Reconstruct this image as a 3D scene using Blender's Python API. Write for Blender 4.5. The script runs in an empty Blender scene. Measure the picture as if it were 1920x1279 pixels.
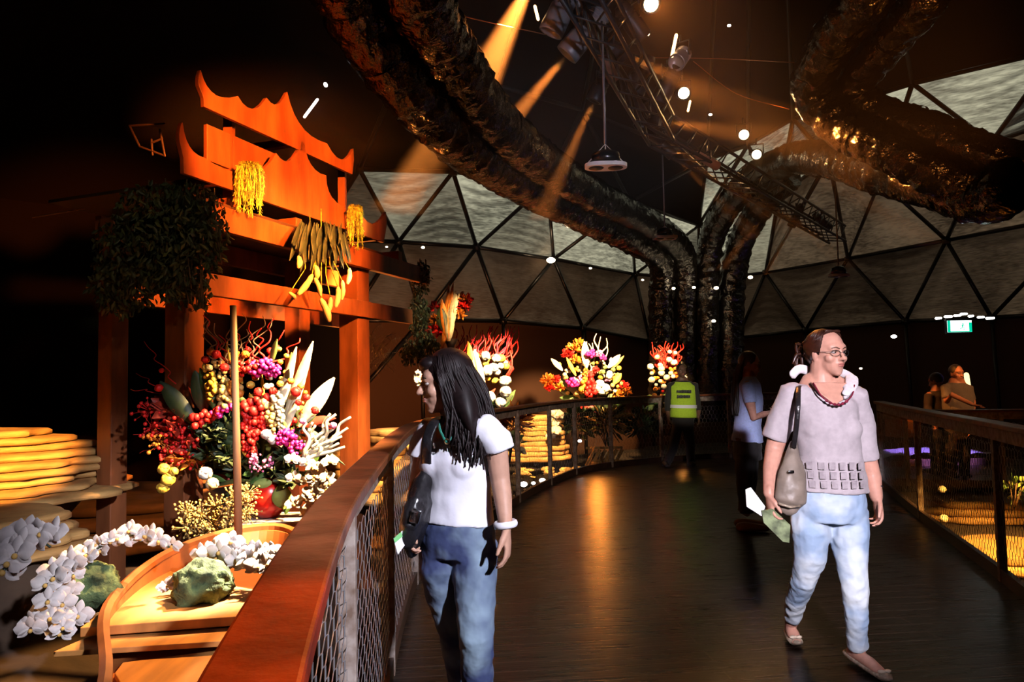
import bpy, bmesh, math, random
from math import sin, cos, pi, radians, sqrt
from mathutils import Vector as V, Matrix, noise
random.seed(7)
SC = bpy.context.scene
COL = SC.collection
# ---------------------------------------------------------------- camera
F_PX = 1350.0
CAM = V((0, 0, 1.42))
PITCH, ROLL = radians(3.2), radians(1.1)
_R0, _U0 = V((1, 0, 0)), V((0, -sin(PITCH), cos(PITCH)))
FWD = V((0, cos(PITCH), sin(PITCH)))
RGT = cos(ROLL) * _R0 - sin(ROLL) * _U0
UPV = sin(ROLL) * _R0 + cos(ROLL) * _U0
cd = bpy.data.cameras.new('camera')
cd.sensor_width = 36.0
cd.lens = F_PX / 1920 * 36
cd.clip_start = 0.05
cam = bpy.data.objects.new('camera', cd)
COL.objects.link(cam)
m3 = Matrix((RGT, UPV, -FWD)).transposed()
cam.matrix_world = Matrix.Translation(CAM) @ m3.to_4x4()
SC.camera = cam

def ray(px, py):
    return FWD + (px - 960) / F_PX * RGT - (py - 639.5) / F_PX * UPV
def P(px, py, Y):                       # the point seen at px,py that lies at distance Y
    d = ray(px, py)
    return CAM + d * (Y / d.y)
def PZ(px, py, z):                      # the point seen at px,py at height z
    d = ray(px, py)
    return CAM + d * ((z - CAM.z) / d.z)
# ---------------------------------------------------------------- world, exposure
W = bpy.data.worlds.new('daylight')
SC.world = W
W.use_nodes = True
bg = W.node_tree.nodes['Background']
bg.inputs[0].default_value = (0.80, 0.84, 0.85, 1)
bg.inputs[1].default_value = 0.05
SC.view_settings.view_transform = 'Standard'
SC.view_settings.look = 'None'
SC.view_settings.gamma = 1.0
SC.view_settings.exposure = 0.0
SC.view_settings.use_curve_mapping = False
SC.cycles.max_bounces = 5
SC.cycles.diffuse_bounces = 2
SC.cycles.glossy_bounces = 3
SC.cycles.transmission_bounces = 4
SC.cycles.transparent_max_bounces = 8
SC.cycles.volume_bounces = 0
SC.cycles.sample_clamp_indirect = 3.0
SC.cycles.caustics_reflective = False
SC.cycles.caustics_refractive = False

def light(name, kind, loc, target, power, color, parent=None, **kw):
    d = bpy.data.lights.new(name, kind)
    d.energy = power
    d.color = color
    for k, v in kw.items():
        setattr(d, k, v)
    o = bpy.data.objects.new(name, d)
    COL.objects.link(o)
    dirv = (V(target) - V(loc)).normalized()
    o.rotation_mode = 'QUATERNION'
    o.rotation_quaternion = dirv.to_track_quat('-Z', 'Y')
    o.location = loc
    return o
WARM = (1.0, 0.50, 0.17)
AMBER = (1.0, 0.30, 0.05)
RED_O = (1.0, 0.17, 0.02)
WHITE = (0.86, 0.86, 1.0)
# daylight sun outside, shining through the thin roof cloth
light('sun', 'SUN', (2, 26, 40), (2, 14, 3), 2.6, (1.0, 0.95, 0.78), angle=radians(2))
def spot(name, loc, target, power, color, cone, blend=.5, soft=.08):
    return light(name, 'SPOT', loc, target, power, color, spot_size=radians(cone), spot_blend=blend, shadow_soft_size=soft)
# hall profile spots behind and above the photographer; last two hang unseen ahead
spot('front_spot', (2.6, -1.6, 3.4), (-0.28, 2.6, 0.95), 2300, WHITE, 25)
spot('front_spot', (0.6, -2.4, 3.0), (1.62, 3.6, 0.95), 3000, (0.95, 0.85, 0.95), 17, .6)
spot('front_spot', (0.4, 1.0, 3.4), (2.9, 6.75, 1.15), 2400, (0.7, 0.8, 1.0), 9, .6)
spot('front_spot', (1.8, 3.0, 3.1), (2.8, 11.7, 1.2), 1500, (1.0, 0.9, 0.7), 7)
# gate: deep orange
spot('gate_spot', (0.6, 2.2, 3.2), (-1.65, 5.2, 2.95), 5600, (1.0, .20, .02), 30, .6)
spot('gate_spot', (0.7, 3.4, 3.2), (-1.6, 5.4, 1.9), 2600, (1.0, 0.30, 0.05), 40, .8)
spot('gourd_fill', (0.6, 4.2, 3.0), tuple(P(600, 545, 5.9)), 1100, (1.0, .7, .4), 7)  # added narrow lamp without fixture, whitens the gourds amid the orange
spot('tassel_fill', (0.3, 3.2, 3.0), tuple(P(480, 360, 4.9)), 600, (.8, 1.0, .3), 6)  # added greenish lamps so the tassels stay green in orange light
spot('tassel_fill', (0.6, 4.2, 3.0), tuple(P(668, 425, 6.2)), 700, (.8, 1.0, .3), 5)
spot('ivy_fill', (.2, 5.2, 3.0), tuple(P(790, 600, 7.2)), 220, (1.0, .85, .55), 14, .8)  # added lamps that lift the ivy out of the dark
spot('ivy_fill', (-.3, 1.4, 2.8), tuple(P(300, 450, 4.2)), 45, (1.0, .8, .5), 26, .9)
spot('front_spot', (1.6, 1.0, 2.2), tuple(P(1140, 170, 7)), 420, WHITE, 30)  # unseen cool lamp added below to show the truss fixtures
spot('front_spot', (-.9, .2, 2.6), (-1.35, 2.3, .6), 30, (.8, .75, 1.0), 22)
spot('duct_fill', (-2.0, 8.2, 0.8), tuple(P(840, 250, 6.6)), 500, AMBER, 50, .8)  # added lamps without fixtures, for orange edges on the ducts
spot('duct_fill', (0.4, 9.5, 2.4), tuple(P(1060, 370, 10)), 120, AMBER, 50, .8)
spot('duct_fill', (3.2, 4.4, 2.6), tuple(P(1600, 150, 7.5)), 200, AMBER, 60, .8)
spot('duct_fill', (1.4, 10.5, 1.6), tuple(P(1300, 560, 15)), 60, (1, .5, .2), 40, .8)
spot('rail_spot', (1.6, 2.4, 3.0), (.4, 9.4, .6), 500, (1.0, .75, .6), 26, .8)  # unseen lamp added to brighten the far railing posts
spot('wall_fill', (-.2, 11.5, 1.2), tuple(P(1010, 660, 17)), 260, (1.0, .42, .15), 80, 1.0)  # added warm lamps for the brown glow of the low cloth
spot('wall_fill', (-1.2, 10.5, 1.2), tuple(P(740, 690, 14)), 600, (1.0, .42, .15), 70, 1.0)
spot('floor_glow_spot', (1.45, 12.75, .95), (1.1, 7.6, 0), 42, (1.0, .30, .04), 34, .8, .12)  # unseen low lamps added for the glow streaks on the boards
spot('floor_glow_spot', (3.05, 12.95, .95), (2.5, 9.6, 0), 30, (1.0, .36, .06), 30, .8, .12)
# flowers by the gate, boat, terraces at the left
spot('flower_spot', (0.1, 3.4, 3.1), (-1.35, 4.3, 1.1), 6200, (1.0, 0.58, 0.26), 27)
spot('flower_spot', (-0.45, 4.4, 3.0), (-1.4, 3.2, 0.6), 1150, (1.0, 0.50, 0.14), 34, .4, .05)
spot('orchid_fill', (-0.3, 3.6, 3.1), tuple(P(250, 1030, 3.0)), 1500, (1.0, .64, .34), 15)  # added lamps without fixtures that whiten the orchids
spot('orchid_fill', (-0.4, 4.6, 3.1), tuple(P(440, 1045, 3.2)), 6500, (1.0, .85, .7), 11)
spot('flower_spot', (-1.2, 1.9, 2.3), (-3.3, 4.5, 1.0), 2600, (1.0, 0.46, 0.10), 18, .4, .05)
# railing near the camera
spot('rail_spot', (1.2, 1.9, 3.2), (-0.33, 0.85, 1.1), 620, (1.0, 0.20, 0.03), 12)
# arrangements beyond the railing
spot('flower_spot', (0.9, 7.6, 3.1), (-.35, 9.9, 1.4), 5500, (1.0, .62, .28), 22)
spot('flower_spot', (0.3, 7.6, 3.1), (-.8, 9.2, 2.2), 500, (1.0, .62, .28), 14)
spot('flower_spot', (1.9, 10.4, 3.1), (1.4, 13.4, 1.6), 5500, (1.0, .62, .28), 30)
spot('flower_spot', (2.4, 11.0, 3.1), (2.85, 13.9, 1.7), 4200, (1.0, .55, .2), 20)
spot('flower_spot', (0.6, 9.2, 3.1), (.2, 12.3, .3), 4500, (1.0, .55, .2), 26)
spot('flower_spot', (0.3, 4.2, 3.2), (-1.1, 6.5, .6), 2400, (1.0, .55, .2), 22)
spot('flower_spot', (-.4, 7.0, 3.1), (-1.5, 9.6, .7), 2600, (1.0, .6, .3), 14)
# right garden
spot('flower_spot', (4.2, 4.2, 3.1), (5.0, 6.9, -.3), 4600, (1.0, .48, .10), 34, .5, .03)
spot('purple_spot', (6.2, 9.0, 2.8), (6.6, 11.4, .3), 2200, (.35, .22, 1.0), 22)
spot('amber_spot', (7.0, 6.3, 3.1), (6.15, 9.9, 1.35), 520, (1.0, .38, .12), 16)

# ---------------------------------------------------------------- helpers
def link(o):
    COL.objects.link(o)
    return o
class MB:
    def __init__(s):
        s.v, s.f, s.m = [], [], []
        s.mi = 0
    def add(s, vs, fs):
        b = len(s.v)
        s.v += [tuple(x) for x in vs]
        for f in fs:
            s.f.append(tuple(i + b for i in f))
            s.m.append(s.mi)
        return s
    def box(s, c, size, rz=0.0, rx=0.0, ry=0.0):
        M = Matrix.Translation(V(c)) @ Matrix.Rotation(rz, 4, 'Z') @ Matrix.Rotation(ry, 4, 'Y') @ Matrix.Rotation(rx, 4, 'X')
        h = V(size) * 0.5
        vs = [M @ V((sx * h.x, sy * h.y, sz * h.z)) for sz in (-1, 1) for sy in (-1, 1) for sx in (-1, 1)]
        return s.add(vs, [(0, 2, 3, 1), (4, 5, 7, 6), (0, 1, 5, 4), (2, 6, 7, 3), (0, 4, 6, 2), (1, 3, 7, 5)])
    def bar(s, a, b, w, h, up=(0, 0, 1)):        # rectangular bar from a to b
        a, b = V(a), V(b)
        d = (b - a).normalized()
        sd = d.cross(V(up))
        if sd.length < 1e-4: sd = d.cross(V((0, 1, 0)))
        sd.normalize(); u = sd.cross(d)
        vs = [p + sd * (w / 2 * i) + u * (h / 2 * j) for p in (a, b) for j in (-1, 1) for i in (-1, 1)]
        return s.add(vs, [(0, 1, 3, 2), (4, 6, 7, 5), (0, 4, 5, 1), (2, 3, 7, 6), (0, 2, 6, 4), (1, 5, 7, 3)])
    def tube(s, pts, r, n=8, cap=True, side=None, flat=1.0, rnd=False, jit=0.0):
        # pts list; r float, list, or list of (rx, ry); flat squeezes the second axis
        pts = [V(p) for p in pts]
        k = len(pts)
        rr = [(q, q * flat) if not isinstance(q, tuple) else q for q in (r if isinstance(r, (list,)) else [r] * k)]
        if rnd:                                    # round ends
            d0 = (pts[0] - pts[1]).normalized(); d1 = (pts[-1] - pts[-2]).normalized()
            def capn(p, d, q):
                m = (q[0] + q[1]) / 2
                return [(p + d * m * sin(a), (q[0] * cos(a), q[1] * cos(a))) for a in (radians(35), radians(62), radians(82))]
            c0 = capn(pts[0], d0, rr[0]); c1 = capn(pts[-1], d1, rr[-1])
            pts = [c[0] for c in reversed(c0)] + pts + [c[0] for c in c1]
            rr = [c[1] for c in reversed(c0)] + rr + [c[1] for c in c1]
            k = len(pts)
        t = [(pts[min(i + 1, k - 1)] - pts[max(i - 1, 0)]).normalized() for i in range(k)]
        if side is None:
            side = V((0, 0, 1)) if abs(t[0].z) < 0.9 else V((1, 0, 0))
        a = V(side); vs = []
        for i in range(k):
            a = a - t[i] * a.dot(t[i])
            if a.length < 1e-6: a = t[i].orthogonal()
            a.normalize(); b = t[i].cross(a)
            for j in range(n):
                an = 2 * pi * j / n
                q = 1 + (random.uniform(-jit, jit) if jit else 0)
                vs.append(pts[i] + a * (rr[i][0] * cos(an) * q) + b * (rr[i][1] * sin(an) * q))
        fs = [(i * n + j, i * n + (j + 1) % n, (i + 1) * n + (j + 1) % n, (i + 1) * n + j) for i in range(k - 1) for j in range(n)]
        if cap:
            fs += [tuple(range(n - 1, -1, -1)), tuple((k - 1) * n + j for j in range(n))]
        return s.add(vs, fs)
    def lathe(s, c, prof, n=20, axis=(0, 0, 1)):
        M = V(axis).normalized().to_track_quat('Z', 'Y').to_matrix()
        c = V(c); vs = []
        for r, z in prof:
            for j in range(n):
                vs.append(c + M @ V((r * cos(2 * pi * j / n), r * sin(2 * pi * j / n), z)))
        k = len(prof)
        fs = [(i * n + j, i * n + (j + 1) % n, (i + 1) * n + (j + 1) % n, (i + 1) * n + j) for i in range(k - 1) for j in range(n)]
        fs += [tuple(range(n - 1, -1, -1)), tuple((k - 1) * n + j for j in range(n))]
        return s.add(vs, fs)
    def ball(s, c, r, n=8, m=6, jit=0.0, q=None):
        c = V(c)
        r = V(r) if not isinstance(r, (int, float)) else V((r, r, r))
        vs = []
        for i in range(1, m):
            for j in range(n):
                d = V((sin(pi * i / m) * cos(2 * pi * j / n), sin(pi * i / m) * sin(2 * pi * j / n), cos(pi * i / m)))
                d = V((d.x * r.x, d.y * r.y, d.z * r.z)) * (1 + (random.uniform(-jit, jit) if jit else 0))
                vs.append(c + ((q @ d) if q is not None else d))
        top, bot = V((0, 0, r.z)), V((0, 0, -r.z))
        vs += [c + ((q @ top) if q is not None else top), c + ((q @ bot) if q is not None else bot)]
        fs = [(i * n + j, (i + 1) * n + j, (i + 1) * n + (j + 1) % n, i * n + (j + 1) % n) for i in range(m - 2) for j in range(n)]
        T, B = (m - 1) * n, (m - 1) * n + 1
        fs += [(T, j, (j + 1) % n) for j in range(n)] + [(B, (m - 2) * n + (j + 1) % n, (m - 2) * n + j) for j in range(n)]
        return s.add(vs, fs)
    def prism(s, poly, d):                        # poly of 3-D points, extruded along d
        n = len(poly); d = V(d)
        vs = [V(p) for p in poly] + [V(p) + d for p in poly]
        return s.add(vs, [tuple(range(n - 1, -1, -1)), tuple(range(n, 2 * n))] + [(i, (i + 1) % n, (i + 1) % n + n, i + n) for i in range(n)])
    def leaf(s, a, b, w, up=(0, 0, 1), fold=0.25, n=6, droop=0.0, tip=0.0, th=0.0012):
        a, b = V(a), V(b); d = b - a
        sd = d.cross(V(up))
        if sd.length < 1e-5: sd = d.cross(V((1, 0.3, 0)))
        sd.normalize(); u = sd.cross(d).normalized()
        vs = []
        for i in range(n + 1):
            t = i / n
            ww = w * 0.5 * (sin(pi * min(1, t * 0.93 + 0.05)) ** 0.8) * (1 - tip * t)
            p = a + d * t - V((0, 0, 1)) * (droop * d.length * t * t)
            vs += [p - sd * ww + u * ww * fold, p, p + sd * ww + u * ww * fold]
        m = len(vs)
        vs += [q - u * th for q in vs]
        fs = []
        for i in range(n):
            k = i * 3
            fs += [(k, k + 1, k + 4, k + 3), (k + 1, k + 2, k + 5, k + 4)]
            fs += [(m + k, m + k + 3, m + k + 4, m + k + 1), (m + k + 1, m + k + 4, m + k + 5, m + k + 2)]
            fs += [(k, k + 3, m + k + 3, m + k), (k + 2, m + k + 2, m + k + 5, k + 5)]
        return s.add(vs, fs)
    def build(s, name, mats, parent=None, smooth=True, bevel=0.0, sub=0, remesh=0.0, rsm=0):
        me = bpy.data.meshes.new(name)
        me.from_pydata(s.v, [], s.f)
        if not isinstance(mats, (list, tuple)): mats = [mats]
        for q in mats: me.materials.append(q)
        if any(s.m): me.polygons.foreach_set('material_index', s.m)
        me.polygons.foreach_set('use_smooth', [smooth] * len(me.polygons))
        me.update()
        o = link(bpy.data.objects.new(name, me))
        if bevel:
            b = o.modifiers.new('bevel', 'BEVEL'); b.width = bevel; b.segments = 2; b.limit_method = 'ANGLE'
        if remesh:
            r = o.modifiers.new('remesh', 'REMESH'); r.mode = 'VOXEL'; r.voxel_size = remesh; r.use_smooth_shade = True
            if rsm:
                q = o.modifiers.new('smooth', 'SMOOTH'); q.iterations = rsm; q.factor = 0.6
        if sub:
            b = o.modifiers.new('sub', 'SUBSURF'); b.levels = sub; b.render_levels = sub
        if parent is not None:
            o.parent = parent
            o.matrix_parent_inverse = Matrix.Translation(parent.location).inverted()
        return o
def tag(o, label, cat, group=None, kind=None):
    o['label'] = label; o['category'] = cat
    if group: o['group'] = group
    if kind: o['kind'] = kind
    return o
def structure(o):
    o['kind'] = 'structure'
    return o
def thing(name, label, cat, loc=(0, 0, 0), group=None):
    o = link(bpy.data.objects.new(name, None))
    o.empty_display_size = 0.05
    o.location = V(loc)
    return tag(o, label, cat, group)
def smooth_path(pts, n=8):                        # Catmull-Rom through the points
    pts = [V(p) for p in pts]
    q = [pts[0] * 2 - pts[1]] + pts + [pts[-1] * 2 - pts[-2]]
    out = []
    for i in range(1, len(q) - 2):
        p0, p1, p2, p3 = q[i - 1:i + 3]
        for j in range(n):
            t = j / n
            out.append(0.5 * ((2 * p1) + (p2 - p0) * t + (2 * p0 - 5 * p1 + 4 * p2 - p3) * t * t + (3 * p1 - p0 - 3 * p2 + p3) * t ** 3))
    out.append(pts[-1])
    return out
U = random.uniform
def rdir(zmin=-1.0):
    while True:
        d = V((U(-1, 1), U(-1, 1), U(zmin, 1)))
        if 0.05 < d.length < 1: return d.normalized()

# ---------------------------------------------------------------- materials
def mat(name, col, rough=0.6, metal=0.0, noise_s=0.0, noise_amt=0.25, col2=None, bump=0.0, bump_s=40, spec=0.5, emit=None, es=0.0, trans=0.0, coat=0.0, stretch=None, sheen=0.0):
    m = bpy.data.materials.new(name); m.use_nodes = True
    nt = m.node_tree; N = nt.nodes; L = nt.links
    b = N['Principled BSDF']
    b.inputs['Base Color'].default_value = (*col, 1)
    b.inputs['Roughness'].default_value = rough
    b.inputs['Metallic'].default_value = metal
    b.inputs['Specular IOR Level'].default_value = spec
    b.inputs['Coat Weight'].default_value = coat
    if sheen: b.inputs['Sheen Weight'].default_value = sheen
    if emit: 
        b.inputs['Emission Color'].default_value = (*emit, 1); b.inputs['Emission Strength'].default_value = es
    tc = N.new('ShaderNodeTexCoord'); mp = N.new('ShaderNodeMapping')
    L.new(tc.outputs['Object'], mp.inputs[0])
    if stretch: mp.inputs['Scale'].default_value = stretch
    if noise_s:
        nz = N.new('ShaderNodeTexNoise'); nz.inputs['Scale'].default_value = noise_s; nz.inputs['Detail'].default_value = 5
        L.new(mp.outputs[0], nz.inputs['Vector'])
        cr = N.new('ShaderNodeValToRGB')
        c2 = col2 or tuple(x * (1 - noise_amt) for x in col)
        cr.color_ramp.elements[0].position = 0.35; cr.color_ramp.elements[1].position = 0.65
        cr.color_ramp.elements[0].color = (*c2, 1); cr.color_ramp.elements[1].color = (*col, 1)
        L.new(nz.outputs[0], cr.inputs[0]); L.new(cr.outputs[0], b.inputs['Base Color'])
    if bump:
        n2 = N.new('ShaderNodeTexNoise'); n2.inputs['Scale'].default_value = bump_s; n2.inputs['Detail'].default_value = 4
        L.new(mp.outputs[0], n2.inputs['Vector'])
        bp = N.new('ShaderNodeBump'); bp.inputs['Strength'].default_value = bump; bp.inputs['Distance'].default_value = 0.02
        L.new(n2.outputs[0], bp.inputs['Height']); L.new(bp.outputs[0], b.inputs['Normal'])
    if trans:
        tr = N.new('ShaderNodeBsdfTranslucent'); tr.inputs[0].default_value = (*col, 1)
        mx = N.new('ShaderNodeMixShader'); mx.inputs[0].default_value = trans
        L.new(b.outputs[0], mx.inputs[1]); L.new(tr.outputs[0], mx.inputs[2]); L.new(mx.outputs[0], N['Material Output'].inputs['Surface'])
    return m
def lampmat(name, col, s):
    m = bpy.data.materials.new(name); m.use_nodes = True
    nt = m.node_tree; nt.nodes.clear()
    e = nt.nodes.new('ShaderNodeEmission'); e.inputs[0].default_value = (*col, 1); e.inputs[1].default_value = s
    o = nt.nodes.new('ShaderNodeOutputMaterial'); nt.links.new(e.outputs[0], o.inputs[0])
    return m
# ================================================================ the setting
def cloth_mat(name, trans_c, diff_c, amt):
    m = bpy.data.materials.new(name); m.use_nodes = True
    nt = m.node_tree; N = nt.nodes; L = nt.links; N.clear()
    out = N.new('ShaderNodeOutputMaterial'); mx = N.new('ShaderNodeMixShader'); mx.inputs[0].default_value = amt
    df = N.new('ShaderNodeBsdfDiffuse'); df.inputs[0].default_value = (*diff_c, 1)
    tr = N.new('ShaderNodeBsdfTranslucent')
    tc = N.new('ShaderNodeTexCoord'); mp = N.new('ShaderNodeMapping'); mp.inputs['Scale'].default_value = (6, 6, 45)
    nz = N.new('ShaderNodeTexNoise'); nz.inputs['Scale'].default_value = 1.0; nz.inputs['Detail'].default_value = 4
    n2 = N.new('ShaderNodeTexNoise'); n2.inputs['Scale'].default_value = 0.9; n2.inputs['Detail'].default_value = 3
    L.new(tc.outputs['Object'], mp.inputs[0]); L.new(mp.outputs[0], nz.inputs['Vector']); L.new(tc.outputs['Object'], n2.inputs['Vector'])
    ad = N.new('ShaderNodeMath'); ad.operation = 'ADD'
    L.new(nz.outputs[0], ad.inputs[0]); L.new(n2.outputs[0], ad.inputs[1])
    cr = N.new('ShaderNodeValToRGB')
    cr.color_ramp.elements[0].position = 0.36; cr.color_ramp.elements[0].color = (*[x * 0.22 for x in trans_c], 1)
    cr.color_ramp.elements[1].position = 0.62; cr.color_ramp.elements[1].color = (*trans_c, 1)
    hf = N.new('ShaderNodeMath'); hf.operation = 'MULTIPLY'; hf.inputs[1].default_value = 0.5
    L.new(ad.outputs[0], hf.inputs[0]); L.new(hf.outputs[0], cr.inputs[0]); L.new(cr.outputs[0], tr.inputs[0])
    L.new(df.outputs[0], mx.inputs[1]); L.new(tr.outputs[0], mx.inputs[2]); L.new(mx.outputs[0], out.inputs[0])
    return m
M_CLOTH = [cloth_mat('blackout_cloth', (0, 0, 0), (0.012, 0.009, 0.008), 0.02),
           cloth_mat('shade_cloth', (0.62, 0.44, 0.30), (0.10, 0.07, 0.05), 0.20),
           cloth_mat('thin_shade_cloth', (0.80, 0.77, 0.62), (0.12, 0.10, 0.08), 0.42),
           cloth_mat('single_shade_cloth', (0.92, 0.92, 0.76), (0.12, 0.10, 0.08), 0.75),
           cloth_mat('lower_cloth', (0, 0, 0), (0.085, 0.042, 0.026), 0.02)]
M_POLE = mat('dark_steel', (0.035, 0.03, 0.028), 0.32, 0.8)
N2p = [(590, 450), (745, 455), (892, 465), (1037, 487), (1190, 515), (1310, 525), (1435, 512), (1590, 486), (1775, 452), (2050, 400)]
N1p = [(671, 320), (847, 325), (1025, 345), (1180, 380), (1310, 424), (1460, 370), (1555, 300), (1650, 340), (1860, 270), (2150, 170)]
N0p = [(745, 140), (930, 165), (1090, 210), (1325, 303), (1402, 275), (1487, 226), (1600, 195), (1712, 160), (1990, 95)]
N3p = [(650, 602, 14.3), (790, 601, 15.1), (942, 603, 16.2), (1092, 616, 18.0), (1218, 640, 20.0), (1383, 634, 20.3), (1510, 620, 19.0), (1698, 603, 16.6), (1860, 596, 15.2), (2120, 580, 13.6)]
N2 = [PZ(x, y, 4.3) for x, y in N2p]
N1 = [PZ(x, y, 5.5) for x, y in N1p]
N0 = [PZ(x, y, 6.6) for x, y in N0p]
N3 = [P(*q) for q in N3p]
NB = [V((p.x * 1.02, p.y * 1.01, -0.7)) for p in N3]
# the rest of the dome, round behind the camera (plan points, left to right)
BACK = [(-8.5, 11.0), (-11, 5.5), (-10.5, -1), (-6, -6.5), (1.5, -8.5), (9, -7), (14, -1), (15, 6), (14.2, 10.5)]
def lvl(z, k): return [V((x * k + 1.5 * (1 - k), y * k + 3 * (1 - k), z)) for x, y in BACK]
def ripple_tri(mb, a, b, c, amp, mi, n=26):      # a = apex from which the sagging folds hang
    if mi >= 2: n = 46
    nr = (b - a).cross(c - a).normalized()
    if nr.dot(CAM - a) < 0: nr = -nr
    H = ((b + c) / 2 - a).length
    seed = (a.x * 3.1 + a.z) % 7
    vs, fs, idx = [], [], {}
    for i in range(n + 1):
        for j in range(i + 1):
            t = i / n; s_ = j / i if i else 0.5
            p = a + ((b - a) * (1 - s_) + (c - a) * s_) * t
            edge = min(t * s_, t * (1 - s_), (1 - t)) * 6
            win = min(1, max(0, edge))
            ph = (t + 0.16 * (1 - (2 * s_ - 1) ** 2) * t) * H
            w = noise.noise(V((p.x * .8, p.z * .8, seed)))
            dsp = amp * (sin(ph * 24 + w * 5) * (0.35 + t) * (0.5 + 0.5 * noise.noise(V((p.x, p.y, p.z)) * .7 + V((seed, 0, 0)))) * 0.042 + w * 0.05) * win - 0.10 * win * (0.4 if amp else 0.2)
            idx[i, j] = len(vs); vs.append(p - nr * dsp)
    for i in range(n):
        for j in range(i + 1):
            fs.append((idx[i, j], idx[i + 1, j], idx[i + 1, j + 1]))
            if j < i: fs.append((idx[i, j], idx[i + 1, j + 1], idx[i, j + 1]))
    mb.mi = mi; mb.add(vs, fs); mb.mi = 0
def band(up, lo, first_lo, mats_, amp, mbs):     # zigzag; first_lo: the lower row starts the zigzag
    seq = []
    A, B = (lo, up) if first_lo else (up, lo)
    for i in range(max(len(A), len(B))):
        if i < len(A): seq.append((A[i], first_lo))
        if i < len(B): seq.append((B[i], not first_lo))
    k = 0
    for i in range(len(seq) - 2):
        tri = seq[i:i + 3]
        lows = [p for p, l in tri if l]; ups = [p for p, l in tri if not l]
        odd = ups[0] if len(ups) == 1 else lows[0]
        oth = [p for p, l in tri if p is not odd]
        q = mats_[i] if i < len(mats_) else mats_[-1]
        if len(ups) == 2: oth, odd = oth, odd
        ripple_tri(mbs, odd, oth[0], oth[1], amp if q in (2, 3) else amp * .3, q)
wf = MB()
#            lit classes along each band (0 blackout, 1 shade, 2 thin, 3 single)
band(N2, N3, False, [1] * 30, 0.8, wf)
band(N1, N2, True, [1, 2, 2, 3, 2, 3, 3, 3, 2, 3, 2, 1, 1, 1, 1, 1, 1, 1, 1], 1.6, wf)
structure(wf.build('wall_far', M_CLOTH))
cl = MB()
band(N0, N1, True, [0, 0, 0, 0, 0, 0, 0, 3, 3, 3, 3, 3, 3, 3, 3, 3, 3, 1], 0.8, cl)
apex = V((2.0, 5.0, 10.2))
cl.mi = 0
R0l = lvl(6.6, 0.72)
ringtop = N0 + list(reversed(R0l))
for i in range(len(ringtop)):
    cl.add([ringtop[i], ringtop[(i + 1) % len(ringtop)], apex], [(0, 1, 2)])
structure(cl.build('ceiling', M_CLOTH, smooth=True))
# lower cloth under ring 3
lw = MB(); lw.mi = 4
for i in range(len(N3) - 1):
    lw.add([N3[i], N3[i + 1], NB[i + 1], NB[i]], [(0, 1, 2, 3)])
structure(lw.build('wall_low', M_CLOTH))
# walls behind and beside (blackout cloth)
sd = MB()
cols = [[N0[0], N1[0], N2[0], N3[0], NB[0]]]
L6, L5, L4, L3, LB = R0l, lvl(5.5, .84), lvl(4.3, .93), lvl(2.65, 1.0), lvl(-0.7, 1.02)
back = [[L6[i], L5[i], L4[i], L3[i], LB[i]] for i in range(len(BACK))]
cols = cols + back + [[N0[-1], N1[-1], N2[-1], N3[-1], NB[-1]]]
for i in range(len(cols) - 1):
    for k in range(4):
        sd.add([cols[i][k], cols[i + 1][k], cols[i + 1][k + 1], cols[i][k + 1]], [(0, 1, 2, 3)])
structure(sd.build('wall_left', M_CLOTH[0]))
# struts of the dome
def struts(name, rows, r):
    mb = MB()
    for a, b in rows:
        mb.tube([a, b], r, 6)
    return structure(mb.build(name, M_POLE))
def inw(p): return p + (V((2, 5, p.z)) - p).normalized() * 0.10
I0, I1, I2, I3, IB = [[inw(p) for p in q] for q in (N0, N1, N2, N3, NB)]
rows = []
for R in (I1, I2, I3):
    rows += list(zip(R[:-1], R[1:]))
rows += list(zip(I0[:-1], I0[1:]))
for i in range(10):
    rows.append((I2[i], I3[i]))
    if i < 9: rows.append((I3[i], I2[i + 1]))
    rows.append((I2[i], I1[i]))
    if i < 9: rows += [(I1[i], I2[i + 1])]
    if i < 9: rows += [(I1[i], I0[i]), (I0[i], I1[i + 1])]
struts('trim_1', rows, 0.045)
rows = [(p, inw(apex)) for p in I0[::1]] + [(I3[i], IB[i]) for i in range(10)]
rows += [(I3[1], (IB[0] + I3[0]) / 2), (I3[1], IB[2])]
struts('trim_2', rows, 0.04)
nb = MB()
for R in (I1, I2, I3):
    for p in R: nb.tube([p - V((0, .0, .07)), p + V((0, 0, .07))], 0.085, 8)
structure(nb.build('trim_3', M_POLE))
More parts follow.
